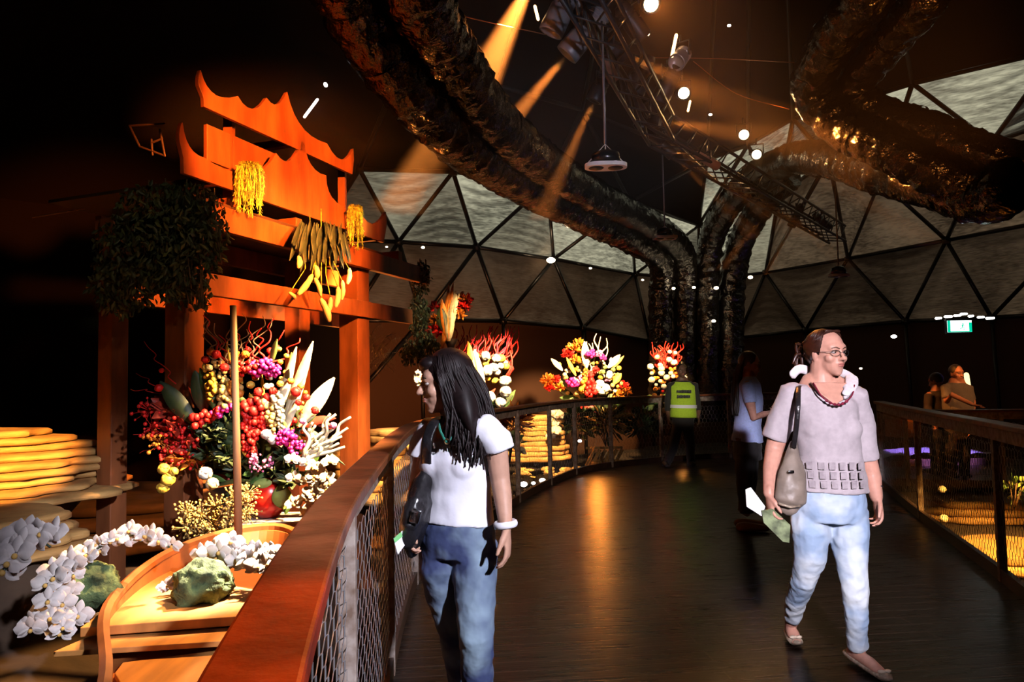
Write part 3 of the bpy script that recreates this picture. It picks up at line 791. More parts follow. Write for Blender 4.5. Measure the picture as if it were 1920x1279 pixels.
terrace('low layered sandstone terrace behind the orchids, below the big one', (-2.85, 3.65, .60), .72, .42, 4, .05, .05, 4.1, .1, base=(.6, -.2))
terrace('dark flat stone terrace behind the gate posts', (-4.2, 7.8, -.1), 1.6, 1.3, 4, .1, .08, 2.2, m=M_ROCKD)
# ================================================================ ducts, lights
def duct_mat():
    m = mat('wrinkled_black_film', (.008, .006, .005), .16, 0, bump=.8, bump_s=11, spec=.9)
    for n_ in m.node_tree.nodes:
        if n_.type == 'BUMP': n_.inputs['Distance'].default_value = .045
    return m
M_DUCT = duct_mat()
def duct(label, pts, r, seed, group=None):
    path = smooth_path([P(*q) if isinstance(q[0], (int, float)) and len(q) == 3 and q[0] > 30 else V(q) for q in pts], 26)
    mb = MB(); n = 44; k = len(path)
    t = [(path[min(i + 1, k - 1)] - path[max(i - 1, 0)]).normalized() for i in range(k)]
    a = V((0, 0, 1)) if abs(t[0].z) < .9 else V((1, 0, 0)); vs = []; s = 0
    for i in range(k):
        a = (a - t[i] * a.dot(t[i])).normalized(); b = t[i].cross(a)
        if i: s += (path[i] - path[i - 1]).length
        for j in range(n):
            an = 2 * pi * j / n; d = a * cos(an) + b * sin(an)
            w = noise.noise(V((cos(an) * 1.6, sin(an) * 1.6, s * 9 + seed)))
            rr = r * (1 + .035 * sin(s * 2 * pi / .25) + .10 * w + .10 * noise.noise(V((cos(an) * 4, sin(an) * 4, s * 13 + seed))) + .07 * abs(noise.noise(V((cos(an) * 9, sin(an) * 9, s * 28 + seed)))))
            vs.append(path[i] + d * rr)
    mb.add(vs, [(i * n + j, i * n + (j + 1) % n, (i + 1) * n + (j + 1) % n, (i + 1) * n + j) for i in range(k - 1) for j in range(n)] + [tuple(range(n - 1, -1, -1)), tuple((k - 1) * n + j for j in range(n))])
    o = mb.build('air_duct', M_DUCT); tag(o, label, 'duct', group)
    # tight bands round the duct
    s = 0; nx = .9
    for i in range(1, k):
        s += (path[i] - path[i - 1]).length
        if s > nx:
            nx += 1.5; MB().tube([path[i] - t[i] * .02, path[i] + t[i] * .02], r * 1.075, 24, cap=False).build('tie_band', M_DUCT, o)
    return o
duct('lower of the two crumpled black ducts sweeping from top left to the column', [(625, -90, 4.6), (655, 0, 5.0), (755, 150, 5.7), (850, 255, 6.6), (950, 325, 7.8), (1080, 398, 9.9), (1190, 452, 12.3), (1238, 490, 14.3), (1238, 560, 14.9), (1238, 680, 14.95), (1238, 790, 14.95)], .235, 1)
duct('upper of the two crumpled black ducts sweeping from top left to the column', [(760, -90, 4.6), (787, 0, 5.0), (850, 115, 5.8), (920, 222, 6.7), (1010, 302, 7.9), (1120, 372, 10.0), (1225, 425, 12.5), (1280, 475, 14.4), (1283, 560, 15.0), (1283, 680, 15.05), (1283, 790, 15.05)], .235, 5)
duct('black film duct arching from the right and down the column, third pipe of the column', [(1900, 345, 6.6), (1850, 372, 7.0), (1760, 350, 7.6), (1650, 325, 8.6), (1560, 300, 9.8), (1480, 300, 11.2), (1400, 345, 12.8), (1345, 420, 14.2), (1327, 500, 14.9), (1327, 640, 15.0), (1327, 790, 15.0)], .245, 9)
duct('black film duct at the right side of the column, leaning as it rises', [(1480, 330, 13.2), (1440, 370, 13.8), (1395, 440, 14.6), (1375, 520, 15.0), (1370, 640, 15.0), (1370, 790, 15.0)], .26, 12)
duct('black duct bending down at the top right, the one nearer the spotlights', [(1650, -70, 6.4), (1622, 0, 6.7), (1555, 85, 7.3), (1525, 165, 7.9), (1575, 232, 7.9), (1680, 285, 7.5), (1790, 335, 7.2), (1870, 350, 7.0), (1990, 330, 6.8)], .23, 16)
duct('black duct bending down at the top right, the one nearer the right edge', [(1770, -70, 6.4), (1735, 0, 6.7), (1660, 85, 7.3), (1605, 160, 7.8), (1640, 210, 7.8), (1740, 245, 7.4), (1850, 290, 7.0), (1990, 320, 6.6)], .20, 20)
# lighting truss and the lamps on it
M_BLK = mat('black_powder_coat', (.022, .022, .026), .4, .3, bump=.1)
M_GREYM = mat('scuffed_grey_metal', (.20, .19, .22), .35, .2)
truss = thing('lighting_truss', 'black lattice lighting truss running across under the dome', 'truss', P(1245, 250, 8.5))
tp = [P(1075, -60, 5.6), P(1240, 245, 8.4), P(1570, 440, 13.8)]
for a, b in zip(tp[:-1], tp[1:]):
    d = (b - a).normalized(); sd_ = d.cross(V((0, 0, 1))).normalized(); h = .15
    cr = [sd_ * h + V((0, 0, h)), sd_ * -h + V((0, 0, h)), sd_ * h - V((0, 0, h)), sd_ * -h - V((0, 0, h))]
    L_ = (b - a).length; nb_ = int(L_ / .32)
    for q in cr:
        mb = MB(); mb.tube([a + q, b + q], .022, 8); mb.build('chord', M_BLK, truss)
    mb = MB()
    for k in range(nb_):
        u, v = a + d * L_ * k / nb_, a + d * L_ * (k + 1) / nb_
        for i, j in ((0, 1), (1, 3), (3, 2), (2, 0)):
            mb.tube([u + cr[i], v + cr[j]], .011, 5)
    mb.build('lattice', M_BLK, truss)
def lamp_face(col, s): return lampmat('lit_lens', col, s)
M_LENS = lamp_face((1.0, .80, .45), 14)
M_LENSA = lamp_face((1.0, .42, .10), 5)
def spotlight(label, px, py, Y, aim, length=.34, r=.085, lens=None, power=0, col=AMBER, cone=12, blend=.4, metal=None, reach=None):
    c = P(px, py, Y); aim = V(aim); d = (aim - c).normalized()
    t = thing('stage_spotlight', label, 'spotlight', c)
    body = c - d * length
    mb = MB(); mb.lathe(body, [(0, 0), (r * .62, .0), (r * .82, length * .12), (r * .85, length * .45), (r * .95, length * .5), (r, length * .94), (r * .98, length), (r * .8, length), (r * .78, length * .8), (0, length * .8)], 18, axis=d)
    mb.build('lamp_body', metal or M_BLK, t, bevel=0)
    for q in range(4):
        mb = MB(); mb.lathe(body + d * length * (.14 + q * .07), [(r * .6, 0), (r * .93, 0), (r * .93, .006), (r * .6, .006)], 16, axis=d); mb.build('cooling_fin', metal or M_BLK, t)
    sd_ = d.cross(V((0, 0, 1))).normalized()
    mb = MB(); m_ = body + d * length * .5
    mb.tube([m_ + sd_ * r * 1.1, m_ + sd_ * r * 1.15 + V((0, 0, r * 1.7)), m_ - sd_ * r * 1.15 + V((0, 0, r * 1.7)), m_ - sd_ * r * 1.1], .012, 6); mb.tube([m_ + V((0, 0, r * 1.7)), m_ + V((0, 0, r * 1.7 + .09))], .015, 6); mb.build('yoke', M_BLK, t)
    if lens:
        mb = MB(); mb.lathe(body + d * length * .82, [(0, 0), (r * .76, .0), (r * .72, r * .1), (r * .4, r * .2), (0, r * .24)], 16, axis=d); mb.build('lens', lens, t)
    if power:
        light('spot_beam', 'SPOT', c + d * .02, aim, power, col, spot_size=radians(cone), spot_blend=blend, shadow_soft_size=.03)
    return t
A1 = P(870, 330, 6.5) + V((0, 0, -2.5))
spotlight('grey ribbed spotlight at the upper end of the truss, pointing down left', 1032, 62, 6.9, P(860, 420, 7.2), .52, .125, metal=M_GREYM)
spotlight('grey ribbed spotlight below the first one, throwing an amber beam down left', 1062, 103, 7.0, P(800, 420, 7.4), .58, .125, M_LENSA, 22000, AMBER, 12, metal=M_GREYM)
spotlight('dark spotlight left of the hanging rod, throwing a dim beam downwards', 1113, 190, 7.6, P(1000, 440, 7.9), .30, .09, M_LENSA, 7000, AMBER, 11)
spotlight('spotlight right of the hanging rod, pointing right', 1172, 103, 7.3, P(1400, 210, 8.0), .42, .09, M_LENSA, 3500, AMBER, 16)
spotlight('blazing round lamp at the very top of the photo', 1222, 8, 7.0, P(1300, 30, 5.6), .24, .10, M_LENS, 600, AMBER, 60, 1.0)
spotlight('blazing round lamp beside the grey cube shaped fixture', 1283, 175, 8.0, P(1330, 190, 6.8), .24, .085, M_LENS, 350, AMBER, 50, 1.0)
spotlight('amber lamp at the bend of the truss, sending a beam to the right', 1238, 228, 8.4, P(1480, 262, 8.0), .24, .08, M_LENS, 5000, AMBER, 18, .8)
spotlight('round warm lamp above the bright triangle of roof cloth, upper of two', 1395, 253, 10.6, P(1412, 268, 8.6), .24, .095, M_LENS, 60, WARM, 60, 1.0)
spotlight('round warm lamp above the bright triangle of roof cloth, lower of two', 1419, 290, 11.2, P(1442, 298, 9.0), .24, .095, M_LENS, 60, WARM, 60, 1.0)
for lab, x, y, Y, ax, ay, pw in (('upper of two tube spotlights pointing down right below the truss bend', 1243, 265, 8.7, 1420, 385, 2500), ('lower of two tube spotlights pointing down right below the truss bend', 1262, 292, 8.9, 1400, 430, 2000),
        ('tube spotlight on the far truss aimed down right along it', 1442, 376, 11.6, 1640, 540, 6000), ('tube spotlight on the far truss aimed down left', 1434, 402, 11.6, 1340, 520, 2000),
        ('small spotlight further along the far truss, pointing down left', 1483, 425, 12.4, 1400, 590, 1500), ('small spotlight near the far end of the truss', 1556, 428, 13.2, 1700, 560, 1500)):
    spotlight(lab, x, y, Y, P(ax, ay, Y + .3), .42, .075, M_LENSA, pw, AMBER, 9)
spotlight('spotlight off the end of the truss throwing the widest amber beam down left', 1010, -62, 6.3, P(850, 260, 6.9), .36, .10, None, 60000, AMBER, 20, .6)
spotlight('small dark spotlight hanging beside the rod of the round twin lamp', 1150, 150, 7.5, P(1185, 235, 7.9), .46, .065, None, metal=mat('salmon_tube', (.30, .14, .10), .4, .5))
spotlight('grey cube shaped fixture hung at the right of the truss', 1268, 118, 7.8, P(1235, 160, 7.5), .28, .10, None, metal=mat('pale_grey_metal', (.35, .33, .36), .35, .4))
spotlight('pink grey tube fixture in front of the bright triangle of roof cloth', 1345, 312, 9.2, P(1420, 355, 9.6), .4, .06, None, metal=mat('pink_grey_tube', (.5, .33, .30), .4, .5))
for k, (lab, x, y, Y, ax, ay) in enumerate((('dark spotlight clamped high on the truss beside the two grey ones', 1098, 28, 7.0, 1180, 160), ('dark stubby spotlight below the blazing top lamp', 1205, 70, 7.6, 1290, 190), ('dark spotlight under the truss between the rod and the bend', 1190, 175, 7.9, 1130, 330), ('dark spotlight on the truss left of the round lamp by the cube fixture', 1235, 190, 8.1, 1160, 330))):
    spotlight(lab, x, y, Y, P(ax, ay, Y + .4), .42, .11, None)
for lab, pts in (('thick black power cable looping under the upper truss', [(1060, 10, 6.9), (1110, 90, 7.0), (1150, 110, 7.2), (1200, 190, 7.8), (1215, 215, 8.1)]), ('black power cable drooping below the truss bend', [(1180, 140, 7.6), (1205, 225, 8.0), (1260, 265, 8.6), (1320, 320, 9.6)]), ('black power cable lying along the far truss', [(1260, 262, 8.7), (1350, 345, 10.2), (1450, 395, 11.8), (1540, 440, 13.2)])):
    tag(MB().tube(smooth_path([P(*q) for q in pts], 8), .022, 7).build('power_cable', M_BLK), lab, 'cable')
# little lights; the streaks are motion blur of lights, built as glowing tubes
def strip(label, a, b, Y, r, m=M_BULB):
    o = MB().tube([P(*a, Y), P(*b, Y)], r, 8, rnd=True).build('glow_piece', m); tag(o, label, 'lamp')
    return o
M_COOL = lampmat('white_strip', (1, .97, .9), 9); M_AMB = lampmat('amber_streak', (1, .55, .22), 7)
strip('short white streak of blurred light above the right end of the upper roof board', (571, 219), (595, 187), 8.5, .016, M_COOL)
strip('tiny round white bulb just above the white streak', (610, 158), (611, 160), 8.5, .022, M_COOL)
strip('thin amber streak of blurred light at the top, left of the spotlights', (1003, 12), (1009, 36), 7, .015, M_AMB)
strip('amber streak of blurred light above the grey cube shaped fixture', (1268, 66), (1260, 105), 7.8, .018, M_AMB)
strip('thin amber streak of blurred light below the blazing lamp of the truss', (1294, 190), (1290, 208), 8.2, .013, M_AMB)
for lab, x, y, Y, r in (('small white bulb on the dome frame above the two ducts', 1367, 48, 11, .025), ('tiny bulb left of the grey cube shaped fixture', 1213, 64, 8, .025), ('tiny bulb near the middle of the far truss', 1332, 215, 9.5, .02),
        ('flat oval lamp on the dome ring above the flame red branches', 1033, 488, 16.5, .085), ('tiny bulb on the dome ring left of the oval lamp', 793, 464, 14, .03), ('tiny bulb on the dome ring at the end of the roof board', 725, 463, 14, .02),
        ('tiny bulb on the dome ring right of the oval lamp', 1107, 503, 17.5, .03), ('small bulb low on the ring just left of the duct column', 1205, 525, 19, .03), ('small oval lamp on the ring just right of the duct column', 1407, 520, 19, .055),
        ('warm bulb between the first and second pipe of the column', 1263, 541, 14.5, .03), ('warm bulb in front of the second pipe of the column', 1301, 539, 14.5, .03), ('warm bulb in front of the third pipe, the highest there', 1343, 540, 14.5, .04), ('warm bulb in front of the third pipe, lower down', 1338, 602, 14.5, .035),
        ('oval white lamp right of the grey shirted woman at head height', 1676, 631, 13.5, .045), ('tiny bulb in the dark just right of the woman with glasses', 1614, 691, 12, .02)):
    o = MB().ball(P(x, y, Y), V((r * 1.2, r, r * .75)), 12, 8).build('round_bulb', M_COOL if 'white' in lab else M_BULB); tag(o, lab, 'lamp')
# arc of string lights above the exit sign
for k, (x0, x1, y) in enumerate(((1755, 1764, 597), (1772, 1784, 594), (1790, 1800, 592), (1802, 1812, 589), (1817, 1824, 593), (1834, 1844, 595), (1850, 1863, 597))):
    o = MB().tube([P(x0, y, 13), P(x1, y - .5, 13)], .02, 6, rnd=True).build('string_light', M_COOL)
    tag(o, 'one small light of the arched row over the exit sign, %s from the left' % ('first', 'second', 'third', 'fourth', 'fifth', 'sixth', 'last')[k], 'lamp', 'arched row of small lights')
# hanging twin lamps
M_PALE = mat('pale_lamp_ring', (.85, .74, .72), .4, .1)
def twin(label, px, py, Y, w, top, rnd_):
    c = P(px, py, Y); t = thing('hanging_twin_fixture', label, 'ceiling fixture', c)
    q = radians(4)
    hw = w / 2
    mb = MB(); N_ = 40; out = []
    for j in range(N_):
        a = 2 * pi * j / N_; ca, sa = cos(a), sin(a)
        if rnd_: x = hw * (abs(ca) ** .75) * (1 if ca > 0 else -1) * (1 - .1 * cos(2 * a) ** 6 * 0); y = hw * .55 * (abs(sa) ** .8) * (1 if sa > 0 else -1)
        else: x = hw * max(-1, min(1, 1.3 * ca)); y = hw * .62 * max(-1, min(1, 1.3 * sa))
        out.append(V((x, y, 0)))
    vs = [c + p for p in out] + [c + p + V((0, 0, .035)) for p in out]
    mb.add(vs, [tuple(range(N_ - 1, -1, -1)), tuple(range(N_, 2 * N_))] + [(i, (i + 1) % N_, (i + 1) % N_ + N_, i + N_) for i in range(N_)])
    mb.build('lamp_plate', M_PALE, t, smooth=False)
    for s in (-1, 1):
        mb = MB(); e = c + V((s * hw * .46, 0, -.004)); mb.lathe(e, [(0, 0), (hw * .34, 0), (hw * .36, .004), (0, .004)], 24); mb.build('round_opening', M_BLK, t)
    mb = MB(); mb.lathe(c + V((0, 0, .035)), [(0, 0), (hw * .7, 0), (hw * .66, .09), (hw * .3, .12), (0, .12)], 20); mb.build('housing', mat('dark_housing', (.05, .05, .05), .25, .7), t)
    ap = c + V((0, 0, hw * 1.15))
    mb = MB()
    for s in (-1, 1): mb.tube([c + V((s * hw * .95, 0, .03)), ap], .004, 5)
    mb.tube([c + V((0, 0, .12)), ap], .006, 5); mb.build('suspension_wire', M_PALE, t)
    mb = MB(); mb.tube([ap, V((ap.x, ap.y, P(px, top, Y).z))], .011, 8); mb.build('hanging_rod', M_GREYM, t)
    return t
twin('white rounded twin opening fixture hanging on a long rod under the spotlights', 1136, 315, 6.4, .38, 40, True)
twin('pinkish square twin opening fixture hanging at the end of the big ducts', 1247, 448, 10.2, .33, 220, False)
twin('dim pinkish twin opening fixture hanging over the woman in the grey top', 1573, 519, 10.5, .31, 350, True)
# thin cables under the roof
M_CAB = mat('copper_cable', (.30, .12, .06), .4, .5)
for lab, pts in (('thin reddish cable crossing from the ducts to the spotlights', [(832, 18, 6.0), (900, 38, 6.3), (1025, 65, 6.9)]), ('thin cable crossing high above the truss to the right duct', [(1200, 108, 8), (1350, 110, 8.4), (1500, 118, 8.6)]),
        ('loose sagging cable between the truss and the right duct', [(1300, 115, 8), (1380, 175, 8.3), (1480, 205, 8.2)]), ('faint cable crossing the darkness left of the gate', [(60, 408, 4.6), (220, 380, 4.6), (335, 355, 4.6)])):
    tag(MB().tube(smooth_path([P(*q) for q in pts], 8), .005, 5).build('cable', M_CAB), lab, 'cable')
# exit sign
es = thing('exit_sign', 'lit green and white exit sign with a running figure, high in the dark at right', 'sign', P(1799, 612, 12.8))
c = P(1799, 612, 12.8); wv, hv = V((.39, 0, 0)), V((0, 0, .2))
MB().box(c + V((0, .03, 0)), (.46, .06, .26)).build('sign_case', M_BLK, es, smooth=False)
MB().box(c + V((0, -.003, 0)), (.43, .006, .21)).build('sign_face', lampmat('exit_white', (.85, 1, .95), 3.2), es, smooth=False)
gm = lampmat('exit_green', (.0, .42, .24), 1.6)
MB().box(c + V((-.19, -.008, 0)), (.05, .004, .21)).build('green_border', gm, es, smooth=False)
MB().box(c + V((.19, -.008, -.02)), (.05, .004, .17)).box(c + V((0, -.008, -.095)), (.42, .004, .02)).build('green_border', gm, es, smooth=False)
mb = MB(); f0 = c + V((.06, -.008, -.01))
mb.ball(f0 + V((.0, 0, .055)), V((.014, .002, .014)), 8, 6).tube([f0 + V((0, 0, .04)), f0 + V((-.012, 0, 0))], .010, 6).tube([f0 + V((-.012, 0, 0)), f0 + V((.02, 0, -.02)), f0 + V((.012, 0, -.06))], .007, 5).tube([f0 + V((-.012, 0, 0)), f0 + V((-.03, 0, -.03)), f0 + V((-.06, 0, -.035))], .007, 5).tube([f0 + V((0, 0, .035)), f0 + V((.03, 0, .02))], .006, 5).tube([f0 + V((0, 0, .035)), f0 + V((-.03, 0, .015))], .006, 5)
mb.build('running_figure', gm, es)
# haze that shows the beams, under the dome roof only
hz = bpy.data.materials.new('stage_haze'); hz.use_nodes = True
nt = hz.node_tree; nt.nodes.clear(); vs_ = nt.nodes.new('ShaderNodeVolumeScatter'); vs_.inputs['Density'].default_value = .017; vs_.inputs['Anisotropy'].default_value = .0; vs_.inputs[0].default_value = (1, .9, .8, 1)
oo = nt.nodes.new('ShaderNodeOutputMaterial'); nt.links.new(vs_.outputs[0], oo.inputs['Volume'])
h = MB().box((1.6, 9.6, 4.75), (9, 8.6, 3.1)).build('stage_haze', hz, smooth=False); tag(h, 'thin stage haze drifting under the dome roof that shows the light beams', 'haze', kind='stuff')
# ================================================================ flowers
def fm(name, col, **k): return mat(name, col, .55, 0, 25, .35, **k)
M_RED = fm('red_petals', (.80, .012, .008)); M_DRED = fm('dark_red_leaves', (.38, .03, .012)); M_MAG = fm('magenta_petals', (.80, .015, .26)); M_PINK = fm('pink_petals', (.85, .20, .42))
M_ORG = fm('orange_petals', (.85, .24, .02)); M_YEL = fm('golden_petals', (.85, .50, .06)); M_CRM = fm('cream_petals', (.90, .78, .50)); M_WHT = fm('white_petals', (.90, .86, .78))
M_GRN = fm('green_leaves', (.07, .16, .03), trans=.15); M_DGR = fm('dark_green_leaves', (.035, .06, .02)); M_LIME = fm('lime_leaves', (.36, .48, .12), trans=.15)
M_GOLD = fm('dried_gold_flowers', (.62, .40, .12)); M_TWIG = mat('pale_curly_twigs', (.50, .33, .22), .6, 0, 20, .4); M_RTWIG = mat('red_curly_twigs', (.75, .02, .015), .5); M_PTWIG = mat('pink_red_twigs', (.85, .035, .07), .5)
def el_rose(t, c, r, m):
    mb = MB()
    mb.ball(c, r * .62, 8, 6, .12)
    for k in range(9):
        d = rdir(-.2); q = d.to_track_quat('Z', 'Y').to_matrix()
        mb.ball(c + d * r * .42, V((r * .55, r * .5, r * .22)), 7, 5, .1, q=q)
    mb.build('flower', m, t)
def el_cluster(t, c, R, m, n=40, s=.25, name='flower_cluster', flat=.8):
    mb = MB()
    for _ in range(n):
        d = rdir() * (random.random() ** .4)
        mb.ball(c + V((d.x, d.y, d.z * flat)) * R, R * s * U(.6, 1.2), 6, 4, .15)
    mb.build(name, m, t)
def el_frill(t, c, R, m, n=30, name='carnation'):
    mb = MB()
    for _ in range(n):
        d = rdir(-.3); mb.leaf(c + d * R * .2, c + d * R, R * .5, rdir(), n=2, fold=.5)
    mb.build(name, m, t)
def el_twig(t, a, b, r, m, curl=.03, n=7, name='twig', rr=None):
    a, b = V(a), V(b); pts = [a]
    for i in range(1, n):
        pts.append(a.lerp(b, i / n) + V((sin(i * 2.2 + a.x * 30) * curl, U(-1, 1) * curl, U(-.4, .4) * curl)))
    pts.append(b); p = smooth_path(pts, 4); k = len(p)
    MB().tube(p, [r * (1 - .6 * i / k) for i in range(k)], 5).build(name, m, t)
def el_leaf(t, a, b, w, m, n=8, fold=.25, droop=.0, name='leaf', up=(0, -1, .2)):
    MB().leaf(a, b, w, up, n=n, fold=fold, droop=droop, th=.002).build(name, m, t)
def el_spike(t, a, b, r, m, name='flower_spike'):
    mb = MB(); a, b = V(a), V(b); L_ = (b - a).length; n = int(L_ / (r * .45))
    for i in range(n):
        p = a.lerp(b, i / n); q = r * (1 - .55 * i / n)
        for _ in range(5):
            mb.ball(p + rdir() * q * .7, q * U(.35, .55), 5, 4)
    mb.build(name, m, t)
def el_berries(t, c, R, m, n=26, s=.012):
    mb = MB()
    for _ in range(n):
        d = rdir() * R * U(.3, 1); mb.ball(c + d, s * U(.7, 1.2), 6, 4)
        mb.tube([c, c + d], .0018, 4)
    mb.build('berries', m, t)
def vase(t, c, prof, m, name='vase'):
    MB().lathe(c, prof, 24).build(name, m, t)
# ---- the big arrangement inside the gate
Yb = 4.3
def Q(x, y, dy=0.0): return P(x, y, Yb + dy)
bq = thing('flower_arrangement', 'huge arrangement of red, magenta and white flowers with curly twigs standing inside the gate', 'flower arrangement', Q(500, 975))
vase(bq, Q(503, 968), [(0, 0), (.06, 0), (.105, .05), (.125, .12), (.115, .18), (.09, .215), (.08, .20), (0, .19)], mat('red_glazed_vase', (.62, .015, .008), .25, 0, coat=.4))
core = Q(480, 850, .05)
# dark filling foliage
for k in range(70):
    a = core + V((U(-.3, .3), U(-.12, .12), U(-.2, .3))); d = rdir(-.3); d.y *= .4
    el_leaf(bq, a, a + d * U(.14, .3), U(.03, .06), random.choice((M_DGR, M_DGR, M_GRN, M_DRED)), n=4, droop=.2)
for (x0, y0, x1, y1, w, m) in ((560, 800, 627, 708, .085, M_CRM), (532, 800, 587, 640, .06, M_CRM), (518, 790, 556, 650, .05, M_CRM), (525, 830, 575, 700, .04, M_CRM),
        (365, 795, 300, 715, .09, M_DGR), (385, 775, 365, 695, .085, M_DGR), (405, 770, 375, 690, .06, M_GRN), (525, 910, 533, 955, .10, M_LIME), (510, 905, 475, 908, .05, M_LIME), (545, 925, 535, 965, .04, M_GRN)):
    el_leaf(bq, Q(x0, y0, -.1), Q(x1, y1, -.12), w * 1.15, m, n=10, fold=.12)
for (x, y, m, R, n) in ((490, 688, M_MAG, .075, 50), (465, 690, M_RED, .07, 40), (515, 695, M_MAG, .05, 30), (540, 822, M_MAG, .065, 60), (555, 838, M_MAG, .05, 30), (528, 815, M_MAG, .04, 24), (478, 860, M_PINK, .045, 16), (500, 868, M_PINK, .045, 16), (488, 878, M_PINK, .035, 10), (475, 878, M_PINK, .03, 8)):
    el_cluster(bq, Q(x, y, -.16), R, m, n, .22)
for (x0, y0, x1, y1, m, r) in ((478, 765, 470, 862, M_RED, .055), (468, 755, 460, 850, M_RED, .05), (492, 752, 488, 820, M_RED, .05), (370, 790, 425, 762, M_RED, .05), (405, 775, 445, 755, M_MAG, .035), (505, 750, 512, 815, M_GOLD, .05), (520, 745, 530, 810, M_CRM, .04), (425, 760, 415, 680, M_GOLD, .05), (400, 740, 385, 670, M_YEL, .045), (440, 735, 448, 660, M_ORG, .045)):
    el_spike(bq, Q(x0, y0, -.14), Q(x1, y1, -.14), r, m)
for (x, y, m, r) in ((392, 690, M_CRM, .03), (385, 675, M_RED, .035), (405, 665, M_RED, .04), (420, 690, M_RED, .04), (395, 660, M_ORG, .035), (460, 665, M_ORG, .035), (445, 705, M_YEL, .03), (430, 720, M_YEL, .03), (470, 722, M_YEL, .035), (485, 735, M_RED, .04), (500, 725, M_CRM, .03), (512, 733, M_RED, .035), (525, 720, M_YEL, .03), (555, 735, M_RED, .045), (545, 715, M_ORG, .03), (560, 755, M_RED, .03),
        (500, 815, M_WHT, .05), (512, 825, M_WHT, .045), (298, 728, M_RED, .035), (303, 695, M_RED, .022), (385, 888, M_WHT, .06), (398, 908, M_CRM, .055), (307, 880, M_YEL, .05), (315, 900, M_YEL, .06), (305, 915, M_YEL, .05), (325, 885, M_YEL, .04), (568, 790, M_PINK, .03), (625, 798, M_PINK, .03), (590, 770, M_RED, .035), (575, 745, M_RED, .03)):
    el_rose(bq, Q(x, y, -.15), r, m)
for (x, y) in ((285, 800), (300, 830), (330, 790), (340, 830), (360, 820), (320, 850), (280, 770), (350, 855)):
    el_berries(bq, Q(x, y, -.05), .10, random.choice((M_RED, M_RED, M_ORG)), 30, .011)
for (x, y, m) in ((340, 800, M_DRED), (320, 770, M_DRED), (365, 840, M_DRED), (345, 865, M_ORG), (390, 830, M_DGR), (400, 850, M_DGR)):
    el_frill(bq, Q(x, y, -.02), .13, m, 34, 'foliage_tuft')
for k in range(11):
    x = 375 + k * 13; el_twig(bq, Q(430 + (x - 430) * .3, 700), Q(x + U(-12, 12), U(575, 625)), .006, M_TWIG, .03)
for k in range(8):
    x = 385 + k * 26; el_twig(bq, Q(460 + (x - 460) * .4, 700), Q(x + U(-8, 8), U(590, 650)), .008, M_RTWIG, .028)
for (y0, x1, y1) in ((740, 245, 730), (745, 255, 700), (800, 250, 815), (830, 262, 850), (720, 270, 640)):
    el_twig(bq, Q(330, y0), Q(x1, y1), .004, M_RTWIG, .02)
for k in range(95):
    x = U(395, 575); y = U(650, 800) if x < 540 else U(720, 830)
    el_rose(bq, Q(x, y, U(-.14, .05)), U(.016, .032), random.choice((M_YEL, M_ORG, M_ORG, M_CRM, M_RED, M_GOLD, M_YEL)))
for k in range(30):
    x = U(395, 560); y = U(660, 860); a = Q(x, y + 20, U(-.1, .1)); el_leaf(bq, a, a + V((U(-.12, .12), U(-.1, .02), U(.05, .22))), U(.02, .045), random.choice((M_DGR, M_GRN, M_YEL, M_LIME)), n=4)
for (x, y) in ((410, 820), (425, 850), (440, 810), (450, 870), (400, 800), (540, 860), (520, 880), (545, 900), (430, 790)):
    el_frill(bq, Q(x, y, -.08), .10, M_DGR, 30, 'foliage_tuft')
# dried gold filler, coral branches and white orchids on the right
for (x, y) in ((352, 990), (375, 965), (400, 985), (405, 950), (430, 965), (440, 935), (455, 950), (465, 925), (385, 1000), (350, 960), (430, 990), (462, 960)):
    mb = MB(); c = Q(x, y, -.2)
    for _ in range(60):
        q_ = c + rdir() * .085 * U(.2, 1); mb.ball(q_, U(.005, .009), 5, 4); mb.tube([c, q_], .0016, 3)
    mb.build('dried_flower_tuft', M_GOLD, bq)
for k in range(16):
    x = 575 + k * 5.5; a = Q(570 + U(-6, 14), 862, -.1); b = Q(x, 800 + U(-25, 40), -.15)
    el_twig(bq, a, b, .017, M_CRM, .02, 5, 'coral_branch')
for k in range(26):
    x = U(545, 622); y = 868 + (x - 545) * .1 + U(-15, 85)
    mb = MB(); orchid(mb, Q(x, y, -.25), V((.3, -1, .3)) + rdir() * .4, .085); mb.build('orchid_blossom', [M_ORCH, M_ORCHC], bq)
el_leaf(bq, Q(560, 950, -.2), Q(600, 985, -.25), .05, M_CRM)
# stand
st = thing('flower_stand', 'low dark framed stand with pale striped top under the red vase', 'stand', Q(508, 1000))
c = Q(508, 970, .0)
MB().box(c + V((0, 0, -.012)), (.5, .36, .02)).build('stand_top', mat('pale_striped_board', (.75, .62, .48), .5, 0, 30, .5, stretch=(6, .3, 1)), st, smooth=False, bevel=.003)
for sx in (-1, 1):
    for sy in (-1, 1):
        MB().box(c + V((sx * .235, sy * .165, -.26)), (.025, .025, .47)).build('leg', M_BLK, st, smooth=False)
